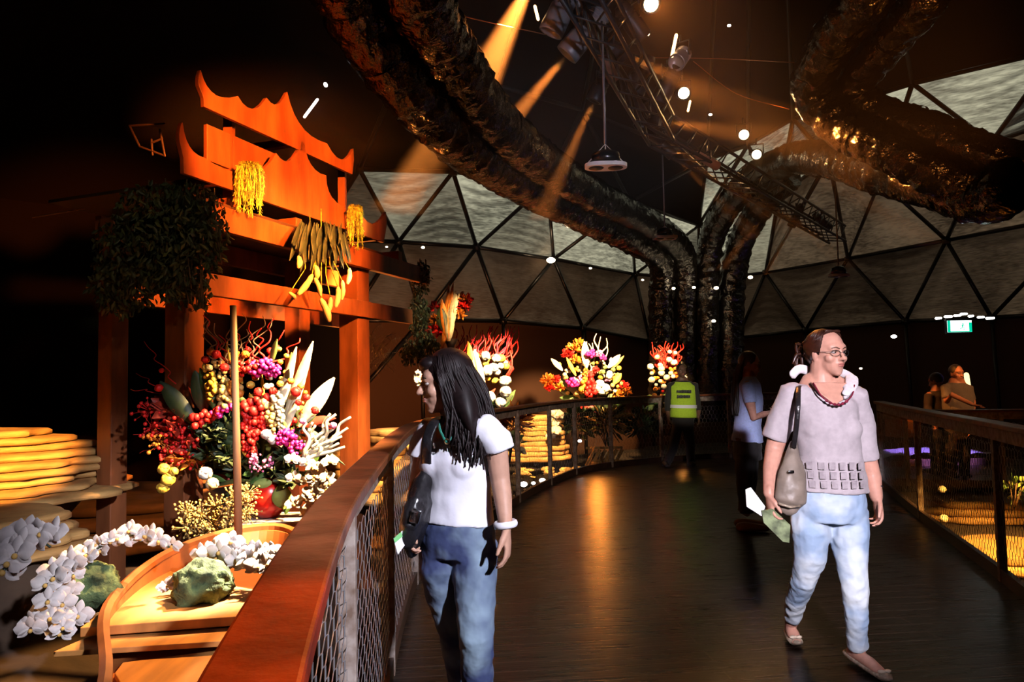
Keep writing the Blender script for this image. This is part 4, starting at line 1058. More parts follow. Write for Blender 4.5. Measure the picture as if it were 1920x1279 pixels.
# ---- far arrangements, built on the same pieces
def arr(label, base, prof_r, h, mv, els):
    t = thing('flower_arrangement', label, 'flower arrangement', base)
    vase(t, base, [(0, 0), (prof_r * .8, 0), (prof_r, h * .5), (prof_r * .85, h), (prof_r * .7, h), (0, h * .95)], mv)
    return t
M_DV = mat('dark_pot', (.05, .025, .02), .5)
Y3 = 9.9
def Q3(x, y, d=0.): return P(x, y, Y3 + d)
t3 = arr('tall glowing arrangement topped with flame red curly branches above white and yellow blooms', Q3(912, 815), .16, .35, M_DV, None)
for k in range(34):
    x = 862 + k * 3.3; a = Q3(895 + (x - 915) * .7, 700, U(-.1, .1)); b = Q3(x + U(-5, 5), U(608, 650), U(-.12, .12))
    el_twig(t3, a, b, .016, random.choice((M_PTWIG, M_RTWIG)), .035, 6, 'red_branch')
for (a, b) in (((945, 740), (972, 612)), ((950, 720), (970, 640)), ((862, 700), (850, 612)), ((948, 730), (957, 612))):
    el_twig(t3, Q3(*a), Q3(*b), .018, M_RTWIG, .04, 6, 'red_branch')
for k in range(40):
    x = U(872, 952); y = U(665, 756)
    el_rose(t3, Q3(x, y, U(-.2, .0)), U(.05, .09), random.choice((M_WHT, M_WHT, M_YEL, M_YEL, M_ORG, M_CRM)))
for (x, y, r) in ((888, 668, .1), (910, 668, .1), (930, 672, .09), (915, 695, .12), (925, 690, .1), (945, 715, .11), (948, 735, .12), (918, 745, .12), (938, 755, .11), (905, 755, .08)):
    el_rose(t3, Q3(x, y, -.22), r, M_WHT)
el_leaf(t3, Q3(905, 760, -.3), Q3(890, 655, -.3), .16, M_CRM); el_leaf(t3, Q3(895, 740, -.3), Q3(878, 640, -.3), .12, M_YEL)
for k in range(20):
    a = Q3(U(885, 940), 770); el_leaf(t3, a, a + V((U(-.3, .3), U(-.2, .2), U(.1, .35))), .09, random.choice((M_DGR, M_GRN, M_DRED)), n=4)
# heliconia-like arrangement high behind the hanging ivy
t2 = thing('flower_arrangement', 'small upright arrangement of orange, cream and red blooms beside the hanging ivy', 'flower arrangement', P(845, 720, 9.2))
def Q2(x, y, d=0.): return P(x, y, 9.2 + d)
vase(t2, Q2(848, 790), [(0, 0), (.1, 0), (.06, .3), (.05, .95), (.09, 1.05), (0, 1.0)], M_DV)
for (x0, y0, x1, y1, w, m) in ((840, 640, 828, 560, .10, M_ORG), (845, 620, 855, 545, .10, M_CRM), (838, 610, 850, 530, .06, M_ORG), (842, 640, 845, 575, .12, M_CRM), (832, 620, 825, 575, .14, M_DGR), (835, 600, 842, 535, .05, M_ORG), (848, 600, 862, 548, .04, M_CRM), (828, 660, 838, 600, .06, M_ORG)):
    el_leaf(t2, Q2(x0, y0, -.1), Q2(x1, y1, -.1), w, m)
for (x, y, m) in ((868, 560, M_ORG), (872, 575, M_RED), (862, 590, M_ORG), (875, 562, M_RED), (866, 575, M_RED), (815, 577, M_RED), (822, 620, M_RED), (812, 620, M_RED), (818, 600, M_ORG)):
    el_frill(t2, Q2(x, y, -.05), .10, m, 30)
# wide arrangement
Y4 = 13.4
def Q4(x, y, d=0.): return P(x, y, Y4 + d)
t4 = arr('wide fan shaped arrangement of orange, pink and cream flowers beyond the railing', Q4(1105, 800), .22, .5, M_RED, None)
for k in range(9): el_twig(t4, Q4(1090 + k * 5, 700), Q4(1085 + k * 7 + U(-3, 3), U(625, 650)), .022, M_CRM, .05, 5, 'pale_branch')
for (x0, y0, x1, y1, w, m) in ((1055, 695, 1033, 672, .10, M_CRM), (1140, 690, 1163, 665, .12, M_CRM), (1150, 690, 1170, 667, .06, M_YEL), (1145, 680, 1146, 670, .06, M_CRM), (1100, 690, 1096, 640, .16, M_CRM), (1150, 720, 1165, 700, .12, M_YEL), (1080, 705, 1062, 670, .08, M_YEL)):
    el_leaf(t4, Q4(x0, y0, -.2), Q4(x1, y1, -.2), w, m)
for (x, y, m, R) in ((1075, 655, M_ORG, .16), (1065, 665, M_RED, .14), (1085, 645, M_ORG, .13), (1080, 675, M_ORG, .13), (1028, 715, M_ORG, .17), (1040, 712, M_RED, .13), (1030, 730, M_RED, .12), (1168, 725, M_RED, .13), (1175, 735, M_ORG, .13), (1160, 740, M_ORG, .12), (1050, 728, M_ORG, .12)):
    el_frill(t4, Q4(x, y, -.1), R, m, 36)
for (x, y, m, R) in ((1108, 664, M_MAG, .10), (1122, 662, M_PINK, .08), (1130, 670, M_MAG, .07), (1075, 718, M_MAG, .12), (1085, 712, M_PINK, .10), (1140, 713, M_PINK, .05), (1118, 693, M_RED, .08)):
    el_cluster(t4, Q4(x, y, -.25), R, m, 30, .3)
for (x, y, r) in ((1125, 720, .13), (1135, 728, .13), (1120, 728, .12), (1142, 705, .09), (1128, 735, .10), (1143, 700, .08)): el_rose(t4, Q4(x, y, -.3), r, M_WHT)
el_spike(t4, Q4(1106, 738, -.3), Q4(1106, 690, -.3), .14, M_RED); el_spike(t4, Q4(1095, 730, -.3), Q4(1098, 690, -.3), .10, M_ORG)
for k in range(75):
    x = U(1045, 1165); el_rose(t4, Q4(x, U(680, 740), U(-.2, 0)), U(.04, .07), random.choice((M_YEL, M_CRM, M_ORG, M_LIME, M_GOLD)))
for k in range(30):
    a = Q4(U(1060, 1150), U(735, 755)); el_leaf(t4, a, a + V((U(-.4, .4), U(-.2, .2), U(-.3, .2))), .13, random.choice((M_DGR, M_GRN, M_GOLD)), n=4)
# arrangement by the guard
Y5 = 13.9
def Q5(x, y, d=0.): return P(x, y, Y5 + d)
t5 = arr('narrow arrangement of red branches and round cream flowers left of the guard', Q5(1248, 815), .2, .5, M_DV, None)
for k in range(26): el_twig(t5, Q5(1235 + k * 1.2, 690, U(-.1, .1)), Q5(1220 + k * 2.4, U(640, 668), U(-.1, .1)), .02, M_RTWIG, .04, 5, 'red_branch')
for (x, y) in ((1232, 670), (1256, 660), (1266, 662), (1255, 675), (1264, 680), (1238, 685), (1240, 692), (1220, 688), (1222, 700), (1222, 713), (1238, 715), (1250, 708), (1262, 706), (1240, 700), (1230, 722), (1245, 725), (1258, 700)):
    el_rose(t5, Q5(x, y, -.25), U(.05, .10), random.choice((M_WHT, M_CRM, M_WHT)))
for k in range(30): el_rose(t5, Q5(U(1222, 1268), U(690, 748), U(-.2, .0)), U(.04, .07), random.choice((M_ORG, M_RED, M_YEL, M_ORG)))
for k in range(12):
    a = Q5(U(1222, 1275), U(745, 790)); el_leaf(t5, a, a + V((U(-.3, .3), U(-.2, .2), U(-.25, .2))), .12, random.choice((M_GRN, M_LIME, M_DGR)), n=4)
for (x, y) in ((1238, 777), (1245, 770), (1232, 782)): el_rose(t5, Q5(x, y, -.4), .08, M_CRM)
# ---- bushes and stones beyond the left railing
def bush(name, label, x, y, Y, R, mats_, n, lw, kind='plant'):
    t = thing(name, label, kind, P(x, y, Y) - V((0, 0, R)))
    for m in mats_:
        mb = MB()
        for _ in range(n // len(mats_)):
            d = rdir(-.4); c = P(x, y, Y) + V((d.x, d.y, d.z)) * R * U(.2, .8)
            mb.leaf(c, c + (d + V((0, 0, .25))).normalized() * R * U(.3, .6), lw * U(.7, 1.3), rdir(), n=3, droop=.2)
        mb.build('foliage', m, t)
    mb = MB()
    for k in range(6): mb.tube([P(x, y, Y) - V((0, 0, R * 1.1)), P(x, y, Y) + rdir(0) * R * .6], .008, 5)
    mb.build('stems', M_STEM, t)
    return t
bush('orange_shrub', 'fuzzy orange flowering shrub seen through the mesh beside the dark haired woman', 962, 795, 9.3, .27, (M_ORG, M_ORG, M_DRED), 260, .03)
bush('leafy_plant', 'green and cream leaved plant below the orange shrub', 955, 835, 9.0, .20, (M_GRN, M_LIME, M_CRM), 110, .05)
bush('dark_shrub', 'dark leafy mound under the fan shaped arrangement, on its left', 1080, 795, 13.0, .38, (M_DGR, M_DGR), 260, .06)
bush('dark_shrub', 'dark leafy mound with golden flecks under the fan shaped arrangement, on its right', 1135, 790, 13.1, .42, (M_DGR, M_GOLD, M_DGR), 280, .06)
bush('dark_shrub', 'dark leafy mound under the narrow arrangement by the guard', 1205, 800, 13.6, .38, (M_DGR, M_DGR), 220, .06)
spray('short column of pinkish white orchids beside the far stone terrace', [(1045, 775, 12.4), (1040, 790, 12.4), (1038, 805, 12.4), (1032, 815, 12.4)], 12, .17, spread=.08)
spray('pale pinkish orchids peeping out beside the face of the dark haired woman', [(783, 698, 8.6), (783, 710, 8.6), (786, 722, 8.6)], 8, .085, spread=.02)
terrace('bright layered sandstone stack seen through the far mesh of the left railing', tuple(P(1005, 862, 12.9)), .62, .45, 9, .088, .035, 6.6)
terrace('round bright stone mound seen through the mesh under the curve of the handrail', tuple(P(728, 935, 6.3)), .36, .35, 3, .10, .06, 8.2)
terrace('thin lit stone slabs seen above the handrail curve, right of the gate post', tuple(P(742, 842, 9.6)), .42, .3, 3, .09, .1, 11.4)
terrace('low stone terrace along the gate base, behind the handrail', tuple(P(660, 905, 7.4)), .75, .5, 4, .09, .07, 3.7)
M_STONE = mat('golden_gravel', (.60, .36, .12), .9, 0, 6, .5, bump=.5, bump_s=14)
mb = MB()
for k in range(150):
    x = U(960, 1290); Yk = U(12.7, 13.3) if x > 1100 else U(11.2, 12.6) + (1100 - x) * -.004
    p = P(x, 850, Yk); p.z = U(-.30, -.16) + .1; mb.ball(p, V((U(.05, .14), U(.05, .1), U(.03, .07))), 7, 5, .15)
o = mb.build('gravel', M_STONE); tag(o, 'lit golden pebbles scattered beyond the far curve of the left railing', 'gravel', kind='stuff')
cr_ = thing('slatted_crate', 'small lit slatted crate on the garden floor between the two fan posts', 'crate', P(1133, 872, 12.9))
cc = P(1133, 858, 12.9)
for k in range(6): MB().box(cc + V((-.25 + k * .1, 0, 0)), (.06, .02, .32), ry=.5).build('slat', M_STONE, cr_, smooth=False)
for s in (-1, 1): MB().box(cc + V((0, .02, s * .17)), (.66, .04, .04)).build('frame_rail', M_STONE, cr_, smooth=False)
for lab, x, y, Y, r in (('round white floor light at the deck edge, largest', 982, 908, 9.75, .05), ('round white floor light just right of the largest one', 1000, 906, 9.9, .03), ('oval white floor light, rightmost of the three at the deck edge', 1017, 901, 10.1, .045), ('lone small white light beyond the railing near the stone terrace', 1087, 827, 12.4, .035)):
    o = MB().ball(P(x, y, Y), V((r, r, r * .7)), 12, 8).build('floor_light', M_COOL); tag(o, lab, 'lamp')
# ---- garden beyond the right railing
terrace('broad golden stone terrace beyond the right railing, farther of the two', tuple(PZ(1850, 965, -.42)), 1.35, .75, 3, .09, .06, 21.3)
terrace('golden flat stone terrace close behind the right railing', tuple(PZ(1870, 1058, -.44)), .95, .5, 2, .09, .06, 23.9)
for lab, x, y, Y in (('small round cream flower head on the garden floor, upper of two', 1767, 918, 8.0), ('small round cream flower head before the broad golden terrace, lower of two', 1770, 973, 6.9)):
    t = thing('cream_flower', lab, 'flower', P(x, y, Y)); el_rose(t, P(x, y, Y), .06, M_CRM)
bush('leafy_plant', 'small bright leafed plant on the broad golden terrace at the right edge', 1900, 920, 7.2, .16, (M_LIME, M_GRN), 40, .05)
dt = thing('display_table', 'low display table in the dark with cloth lit purple and green, beyond the right railing', 'table', P(1750, 880, 11.5))
c = P(1745, 850, 11.5)
mb = MB(); n = 26
for i in range(n + 1):
    for j in range(9):
        x = -1 + 2 * i / n; mb.v.append(tuple(c + V((x * .9, (j / 8 - .5) * .8, .05 * noise.noise(V((x * 4, j * .5, 0))) + .05 * (1 - x * x)))))
for i in range(n):
    for j in range(8):
        a = i * 9 + j; mb.f.append((a, a + 9, a + 10, a + 1)); mb.m.append(0)
mb.build('cloth', mat('satin_cloth', (.55, .5, .62), .3, 0, bump=.8, bump_s=10), dt)
MB().box(c - V((0, 0, .30)), (1.7, .7, .5)).build('table_body', mat('brown_box', (.20, .09, .05), .6, 0, 6), dt, smooth=False)
bx = thing('cardboard_box', 'orange brown box standing behind the near end of the right railing', 'box', P(1698, 800, 10.2))
MB().box(P(1692, 795, 10.2), (.35, .3, .36)).build('box_body', mat('orange_board', (.5, .2, .06), .6, 0, 8), bx, smooth=False, bevel=.01)
MB().box(P(1692, 795, 10.2) + V((0, 0, .19)), (.37, .32, .03)).build('box_lid', mat('orange_lid', (.42, .16, .05), .6, 0, 8), bx, smooth=False, bevel=.01)
strip('upright yellow lit strip just right of the man in the grey tee', (1812, 703), (1817, 735), 12.0, .04, lampmat('yellow_strip', (1, .72, .3), 2.2))  # a lit patch built as a glowing strip, not a lamp
# lights on the flowers
def fl(x, y, Y, off, pw, cone, col=(1.0, .62, .28)):
    c = P(x, y, Y); light('flower_spot', 'SPOT', c + V(off), c, pw, col, spot_size=radians(cone), spot_blend=.5, shadow_soft_size=.08)
# ================================================================ people
M_SKIN = mat('skin', (.55, .30, .21), .45, 0, 30, .12, spec=.35)
M_SKIN2 = mat('rosy_skin', (.60, .31, .23), .42, 0, 30, .14, spec=.35)
M_SKIND = mat('brown_skin', (.16, .075, .05), .45)
M_EYE = mat('eye_white', (.42, .38, .36), .4); M_IRIS = mat('dark_iris', (.03, .018, .012), .2); M_LIP = mat('lips', (.42, .13, .11), .4)
def frame(face, up=(0, 0, 1)):
    f = V(face).normalized(); u = V(up); u = (u - f * u.dot(f)).normalized(); r = f.cross(u)
    return f, r, u
def add_head(mb, c, face, s, up=(0, 0, 1), female=True):
    f, r, u = frame(face, up); q = Matrix((r, f, u)).transposed()
    def g(x, y, z): return c + (r * x + f * y + u * z) * s
    def B(x, y, z, a, b, d, n=14, m=10): mb.ball(g(x, y, z), V((a, b, d)) * s, n, m, q=q)
    B(0, -.008, .022, .076, .096, .098, 20, 14)
    B(0, .030, -.045, .060, .062, .066, 16, 12)
    B(0, .052, -.078, .038, .040, .038)
    B(0, .070, -.100, .021, .020, .017)
    B(0, .060, .030, .060, .034, .030)
    for sx in (-1, 1):
        B(sx * .040, .058, -.026, .026, .026, .026)
        B(sx * .030, .078, .020, .018, .012, .006)
        B(sx * .031, .0755, .0135, .0165, .0118, .0080)
        B(sx * .077, -.010, -.012, .007, .016, .030)
        B(sx * .079, -.018, -.005, .006, .007, .026)
        B(sx * .010, .098, -.030, .0085, .010, .008)
    mb.tube([g(0, .086, .018), g(0, .100, -.006), g(0, .112, -.026)], [.0075 * s, .009 * s, .0115 * s], 8, rnd=True)
    B(0, .112, -.028, .012, .010, .009)
    B(0, .090, -.053, .023, .011, .007); B(0, .088, -.064, .020, .012, .008); B(0, .080, -.075, .022, .012, .010)
    B(0, .085, -.042, .016, .010, .012)
def face_parts(root, c, face, s, up=(0, 0, 1), brow=None):
    f, r, u = frame(face, up); q = Matrix((r, f, u)).transposed()
    def g(x, y, z): return c + (r * x + f * y + u * z) * s
    for sx in (-1, 1):
        mb = MB(); mb.ball(g(sx * .031, .0755, .006), V((.0135, .0105, .0085)) * s, 12, 8, q=q); e = mb.build('eye', M_EYE, root)
        mb = MB(); mb.ball(g(sx * .031, .0835, .006), V((.0058, .0038, .0058)) * s, 10, 6, q=q); mb.build('iris', M_IRIS, e)
        mb = MB(); mb.tube([g(sx * .013, .094, .024), g(sx * .03, .090, .031), g(sx * .047, .078, .026)], .0032 * s, 6, rnd=True); mb.build('eyebrow', brow or M_IRIS, root)
        mb = MB(); mb.tube([g(sx * .018, .084, .008), g(sx * .031, .0875, .0145), g(sx * .045, .078, .009)], .0016 * s, 5); mb.build('eyelid', brow or M_IRIS, root)
    mb = MB(); mb.ball(g(0, .0935, -.0535), V((.022, .009, .0052)) * s, 12, 6, q=q); mb.ball(g(0, .0915, -.0625), V((.019, .010, .0065)) * s, 12, 6, q=q); mb.build('lips', M_LIP, root)
def add_hand(mb, w, d, pn, th, s=1.0, curl=.35, spread=1.0):
    # w wrist, d pointing direction, pn palm normal, th thumb side
    d = V(d).normalized(); pn = V(pn); pn = (pn - d * pn.dot(d)).normalized(); sd = d.cross(pn)
    if sd.dot(V(th)) < 0: sd = -sd
    L = .085 * s
    mb.tube([w - d * .02 * s, w + d * .02 * s, w + d * .055 * s, w + d * L], [(.026 * s, .018 * s), (.031 * s, .017 * s), (.040 * s, .016 * s), (.039 * s, .012 * s)], 12, side=sd, rnd=True)
    for k, (o, l, r) in enumerate(((.029, .066, .0085), (.010, .074, .0088), (-.010, .069, .0083), (-.029, .054, .0074))):
        p = w + d * (L * (.97 if k in (1, 2) else .9)) + sd * o * s; a = curl * (1 + .18 * k); dirn = (d + sd * (o * 2.0 * spread)).normalized(); pts = [p - dirn * .012 * s, p]; ang = a * .5
        for seg in (.44, .32, .24):
            dd = dirn * cos(ang) + pn * sin(ang); p = p + dd * l * seg * s; pts.append(p); ang += a
        mb.tube(pts, [r * s, r * s, r * .95 * s, r * .88 * s, r * .75 * s], 8, rnd=True)
    b = w + d * .022 * s + sd * .024 * s
    t1 = (d * .72 + sd * .62 + pn * .32).normalized(); t2 = (d * .9 + sd * .25 + pn * .4).normalized()
    mb.tube([b - t1 * .012 * s, b + t1 * .030 * s, b + t1 * .030 * s + t2 * .028 * s, b + t1 * .030 * s + t2 * .05 * s], [.0135 * s, .0125 * s, .0098 * s, .0078 * s], 8, rnd=True)
def locks(mb, roots, n_seg=7, r=.006):
    for pts, rr in roots:
        p = smooth_path(pts, 4); k = len(p)
        mb.tube(p, [rr * (.55 + .6 * sin(pi * (.15 + .7 * i / k))) * (1 - .75 * max(0, i / k - .6)) for i in range(k)], 6, flat=.6)
def fabric(name, col, **k): return mat(name, col, .85, 0, k.pop('ns', 60), k.pop('na', .15), bump=k.pop('bump', .25), bump_s=k.pop('bs', 9), sheen=.1, **k)
def wrinkle(o, amt, size):
    t = bpy.data.textures.new(o.name + '_folds', 'CLOUDS'); t.noise_scale = size; t.noise_depth = 1
    d = o.modifiers.new('folds', 'DISPLACE'); d.texture = t; d.strength = amt; d.mid_level = .5; d.texture_coords = 'GLOBAL'
# ---------------- woman 1, dark hair, white T-shirt
Y1 = 2.75
def A(x, y, d=0.): return P(x, y, Y1 + d)
w1 = thing('person', 'dark haired woman in white T-shirt and blue jeans looking over the left railing', 'person', V((A(870, 1300).x, Y1, 0)))
lat = V((-.90, .42, 0)).normalized()      # towards her right
nrm1 = V((-.42, -.90, 0)).normalized()    # chest direction
hc = A(836, 716); fd = V((-.965, -.16, -.14))
mb = MB(); add_head(mb, hc, fd, .96)
nb_ = A(848, 800, .02)
mb.tube([hc + V((.015, .01, -.03)), A(850, 778, .02), nb_, A(852, 830, .03)], [(.05, .054), (.050, .052), (.062, .058), (.09, .07)], 14, rnd=True)
shR, shL = A(805, 812, .09), A(918, 808, -.06)
tor = [(A(858, 808, .03), .115, .060), (A(860, 830, .03), .150, .085), (A(858, 865, .02), .132, .098), (A(862, 915, .02), .112, .085), (A(858, 955, .02), .128, .092), (A(857, 995, .02), .135, .098), (A(857, 1012, .02), .10, .07)]
mb.tube([q[0] for q in tor], [(q[1] * .94, q[2] * .92) for q in tor], 24, side=lat, rnd=True)
# arms
elL, wrL = A(938, 900, -.06), A(948, 985, -.14)
mb.tube([shL, A(930, 840, -.06), elL, A(943, 935, -.09), wrL], [.050, .045, .037, .034, .0245], 14, rnd=True)
add_hand(mb, wrL + V((0, 0, -.005)), V((.06, -.12, -1)), V((-.8, .1, 0)), V((-.3, -1, 0)), 1.0, .42)
elR, wrR = A(785, 905, .10), A(770, 975, -.05)
mb.tube([shR, A(795, 860, .10), elR, wrR], [.048, .043, .036, .024], 12, rnd=True)
add_hand(mb, wrR, V((-.1, -.3, -1)), V((.9, .2, 0)), V((0, -1, 0)), .95, .7)
# legs and feet (mostly inside the jeans)
leg1 = [A(827, 1010, .02), A(826, 1065, .02), A(834, 1120, .05), A(846, 1172, .05), A(858, 1230, .16), A(872, 1300, .30), A(880, 1350, .36)]
leg2 = [A(890, 1010, .0), A(891, 1065, -.03), A(892, 1130, -.08), A(893, 1195, -.12), A(894, 1250, -.08), A(896, 1320, .0), A(898, 1400, .05)]
mb.tube(leg1, [.075, .074, .062, .05, .045, .036, .033], 14, rnd=True); mb.tube(leg2, [.075, .074, .064, .052, .05, .038, .034], 14, rnd=True)
for an, tdir in ((leg1[-1], V((-.1, -1, -.5))), (leg2[-1], V((0, -1, 0)))):
    q = an.copy(); q.z = max(.05, q.z - .03); q2 = q + tdir.normalized() * .16; q2.z = .035
    mb.tube([q + V((0, .05, -.01)), q, q2], [.032, .036, .028], 12, rnd=True)
mb.build('body', M_SKIN, w1, remesh=.0045, rsm=4)
face_parts(w1, hc, fd, .96)
# T-shirt
M_TEE = fabric('white_cotton', (.78, .76, .84), ns=3, na=.04, bump=.35, bs=7)
sh = MB()
sh.tube([A(852, 803, .035), A(858, 812, .03), A(860, 832, .03), A(857, 862, .02), A(860, 915, .02), A(858, 950, .02), A(857, 978, .02)],
        [(.085, .062), (.125, .078), (.155, .095), (.142, .104), (.127, .096), (.141, .105), (.153, .115)], 32, side=lat)
for sx, k in ((1, .068), (-1, .060)):
    c = A(857, 868, .02) + lat * sx * k + nrm1 * .050; sh.ball(c, V((.062, .056, .060)), 16, 12)
    sh.tube([c + V((0, 0, .10)) - nrm1 * .035, c + nrm1 * -.008], [.045, .054], 14, rnd=True)
sh.tube([A(868, 806, .02), shL + V((-.012, 0, .004)), A(930, 826, -.06), A(936, 846, -.06)], [.056, .061, .062, .060], 20)
sh.ball(shL + V((-.006, 0, -.002)), .060, 16, 12); sh.ball(shR + V((.006, 0, -.002)), .060, 16, 12)
sh.tube([A(845, 808, .05), shR + V((.012, 0, .004)), A(797, 835, .10), A(793, 858, .10)], [.056, .063, .063, .060], 18)
o = sh.build('t_shirt', M_TEE, w1, remesh=.006, rsm=5); wrinkle(o, .012, .09)
# jeans
def denim(name, c1, c2, c3=None):
    m = bpy.data.materials.new(name); m.use_nodes = True; nt = m.node_tree; N = nt.nodes; L = nt.links; b = N['Principled BSDF']; b.inputs['Roughness'].default_value = .8
    tc = N.new('ShaderNodeTexCoord'); n1 = N.new('ShaderNodeTexNoise'); n1.inputs['Scale'].default_value = 4.5; n1.inputs['Detail'].default_value = 3
    cr = N.new('ShaderNodeValToRGB'); cr.color_ramp.elements[0].position = .42; cr.color_ramp.elements[1].position = .62; cr.color_ramp.elements[0].color = (*c1, 1); cr.color_ramp.elements[1].color = (*c2, 1)
    L.new(tc.outputs['Object'], n1.inputs['Vector']); L.new(n1.outputs[0], cr.inputs[0]); L.new(cr.outputs[0], b.inputs['Base Color'])
    n2 = N.new('ShaderNodeTexNoise'); n2.inputs['Scale'].default_value = 18; bp = N.new('ShaderNodeBump'); bp.inputs['Strength'].default_value = .4; bp.inputs['Distance'].default_value = .02
    L.new(tc.outputs['Object'], n2.inputs['Vector']); L.new(n2.outputs[0], bp.inputs['Height']); L.new(bp.outputs[0], b.inputs['Normal'])
    return m
M_DEN1 = denim('washed_blue_denim', (.035, .05, .13), (.22, .30, .38))
jn = MB()
jn.tube([A(858, 968, .02), A(857, 985, .02), A(857, 1010, .02), A(857, 1040, .02)], [(.140, .102), (.150, .112), (.153, .116), (.148, .112)], 30, side=lat)
jn.tube([A(826, 1018, .04)] + leg1[1:], [.084, .084, .070, .056, .058, .056, .054], 20)
jn.tube([A(891, 1018, .0)] + leg2[1:], [.084, .084, .074, .062, .060, .056, .058], 20)
o = jn.build('jeans', M_DEN1, w1, remesh=.006, rsm=5); wrinkle(o, .012, .06)
for an, nm in ((leg1[-1], 0), (leg2[-1], 1)):
    q = an.copy(); q.z = .045; MB().tube([q + V((0, .06, 0)), q, q + V((0, -.15, -.008))], [(.038, .035), (.042, .04), (.036, .028)], 14, side=(1, 0, 0), rnd=True).build('shoe', M_BLK, w1)
# hair
M_HAIR = mat('dark_brown_hair', (.014, .007, .007), .5, 0, 60, .5, spec=.22)
hb = MB(); f, r_, u = frame(fd); qh = Matrix((r_, f, u)).transposed()
def H(x, y, z): return hc + (r_ * x + f * y + u * z) * .96
hb.ball(H(0, -.022, .034), V((.086, .096, .096)), 24, 16, q=qh)
hb.ball(H(0, -.055, -.03), V((.078, .07, .10)), 20, 14, q=qh)
hb.ball(H(0, .055, .080), V((.05, .04, .030)), 16, 10, q=qh)
hb.tube([H(0, -.03, -.0), A(868, 745, -.01), A(877, 780, -.045), A(884, 805, -.06), A(887, 822, -.07)], [(.088, .07), (.094, .070), (.094, .055), (.080, .030), (.05, .012)], 24, side=r_, rnd=True)
rt = []
for k in range(620):
    an = U(-1, 1) * 2.05; z0 = U(.02, .12)                  # around the head, from the back; sides reach the cheeks
    x0 = sin(an) * .078; y0 = -cos(an) * .088 - .015
    fr = cos(an) < -.1
    ln = U(.20, .30) if not fr else U(.12, .24)
    p0 = H(x0 * .8, y0 * .8, z0 + .01 if z0 < .09 else .11); p1 = H(x0 * 1.15, y0 * 1.12, z0 - .07)
    p2 = p1 + V((U(-.01, .045) - fd.x * .02, U(-.02, .01), -ln * .45)); p3 = p2 + V((U(-.005, .03), U(-.025, .01), -ln * .4)); p4 = p3 + V((U(-.015, .012), U(-.015, .005), -ln * .22))
    rt.append(([p0, p1, p2, p3, p4], U(.0028, .005)))
for k in range(240):                                          # locks falling over the near cheek
    p0 = H(U(-.02, .03), U(.02, .06), .112); sgn = 1 if (r_ * 1).y < 0 else -1
    p1 = H(sgn * .083, U(.00, .035), U(.02, .05)); p2 = H(sgn * .088, U(-.01, .030), -.06); p3 = p2 + V((U(.01, .05), U(-.02, .0), -U(.06, .09))); p4 = p3 + V((U(-.01, .03), U(-.02, .0), -U(.05, .10)))
    rt.append(([p0, p1, p2, p3, p4], U(.0025, .0045)))
locks(hb, rt)
hb.build('hair', M_HAIR, w1)
# necklace, bracelet
nk = thing('bead_necklace', 'green bead necklace with small ring on the woman in white', 'necklace', A(838, 828, -.12))
M_BEAD = mat('green_beads', (.03, .20, .14), .25)
npts = smooth_path([A(828, 782, -.02), A(824, 800, -.075), A(830, 817, -.105), A(838, 828, -.118), A(850, 817, -.105), A(860, 800, -.075), A(862, 785, -.02)], 9)
mb = MB()
for p in npts: mb.ball(p, .0052, 8, 6)
mb.build('beads', M_BEAD, nk); MB().tube([A(838, 828, -.125) + V((cos(a) * .009, 0, sin(a) * .009)) for a in [i * pi / 5 for i in range(11)]], .0022, 6, cap=False).build('ring', mat('gold', (.7, .45, .2), .3, 1), nk)
M_WBR = mat('white_bangle', (.85, .83, .88), .3)
br = thing('white_bracelet', 'chunky white bracelet on the wrist of the woman in white', 'bracelet', wrL)
MB().tube([wrL + V((cos(a) * .036, sin(a) * .032, .004 + cos(a) * .004)) for a in [i * pi / 10 for i in range(21)]], [(.013, .008)] * 21, 8, cap=False, side=(0, 0, 1)).build('band', M_WBR, br)
# shoulder bag
M_LEA = mat('black_leather', (.016, .014, .016), .3, 0, 20, .3, bump=.5, bump_s=20)
bg1 = thing('shoulder_bag', 'long soft black leather bag hanging from the shoulder of the woman in white', 'bag', A(782, 960, -.05))
mb = MB(); mb.tube([A(803, 880, .02), A(795, 905, .0), A(786, 940, -.03), A(778, 975, -.04), A(773, 1005, -.03), A(775, 1025, -.02)], [(.018, .03), (.035, .06), (.048, .10), (.05, .12), (.042, .11), (.02, .06)], 20, side=(1, 0, 0), rnd=True)
o = mb.build('bag_body', M_LEA, bg1, remesh=.006, rsm=2); wrinkle(o, .02, .05)
mb = MB(); mb.tube(smooth_path([A(825, 782, .06), A(815, 790, -.055), A(803, 815, -.085), A(799, 845, -.08), A(800, 888, -.01)], 6), [(.022, .004)] * 25, 8, side=lat); mb.build('strap', M_LEA, bg1)
MB().box(A(779, 968, -.17), (.035, .01, .05), ry=.3).build('buckle', mat('chrome', (.8, .8, .85), .15, 1), bg1, bevel=.004)
br1 = thing('brochure', 'folded brochure with green corner held at the side of the woman in white', 'brochure', A(755, 1010, -.15))
M_PAP = mat('white_paper', (.85, .85, .9), .4); M_GRNP = mat('green_print', (.16, .50, .16), .4)
MB().prism([A(766, 985, -.12), A(738, 1010, -.16), A(746, 1040, -.16), A(770, 1008, -.12)], (0, .004, .001)).build('cover', M_PAP, br1, smooth=False)
MB().prism([A(752, 997, -.142), A(738, 1010, -.162), A(741, 1018, -.162), A(755, 1006, -.142)], (0, -.002, 0)).build('printed_corner', M_GRNP, br1, smooth=False)
MB().prism([A(768, 960, -.10), A(757, 985, -.13), A(766, 1005, -.12), A(772, 975, -.10)], (0, .004, .001)).build('inner_page', mat('pink_print', (.8, .45, .42), .4), br1, smooth=False)
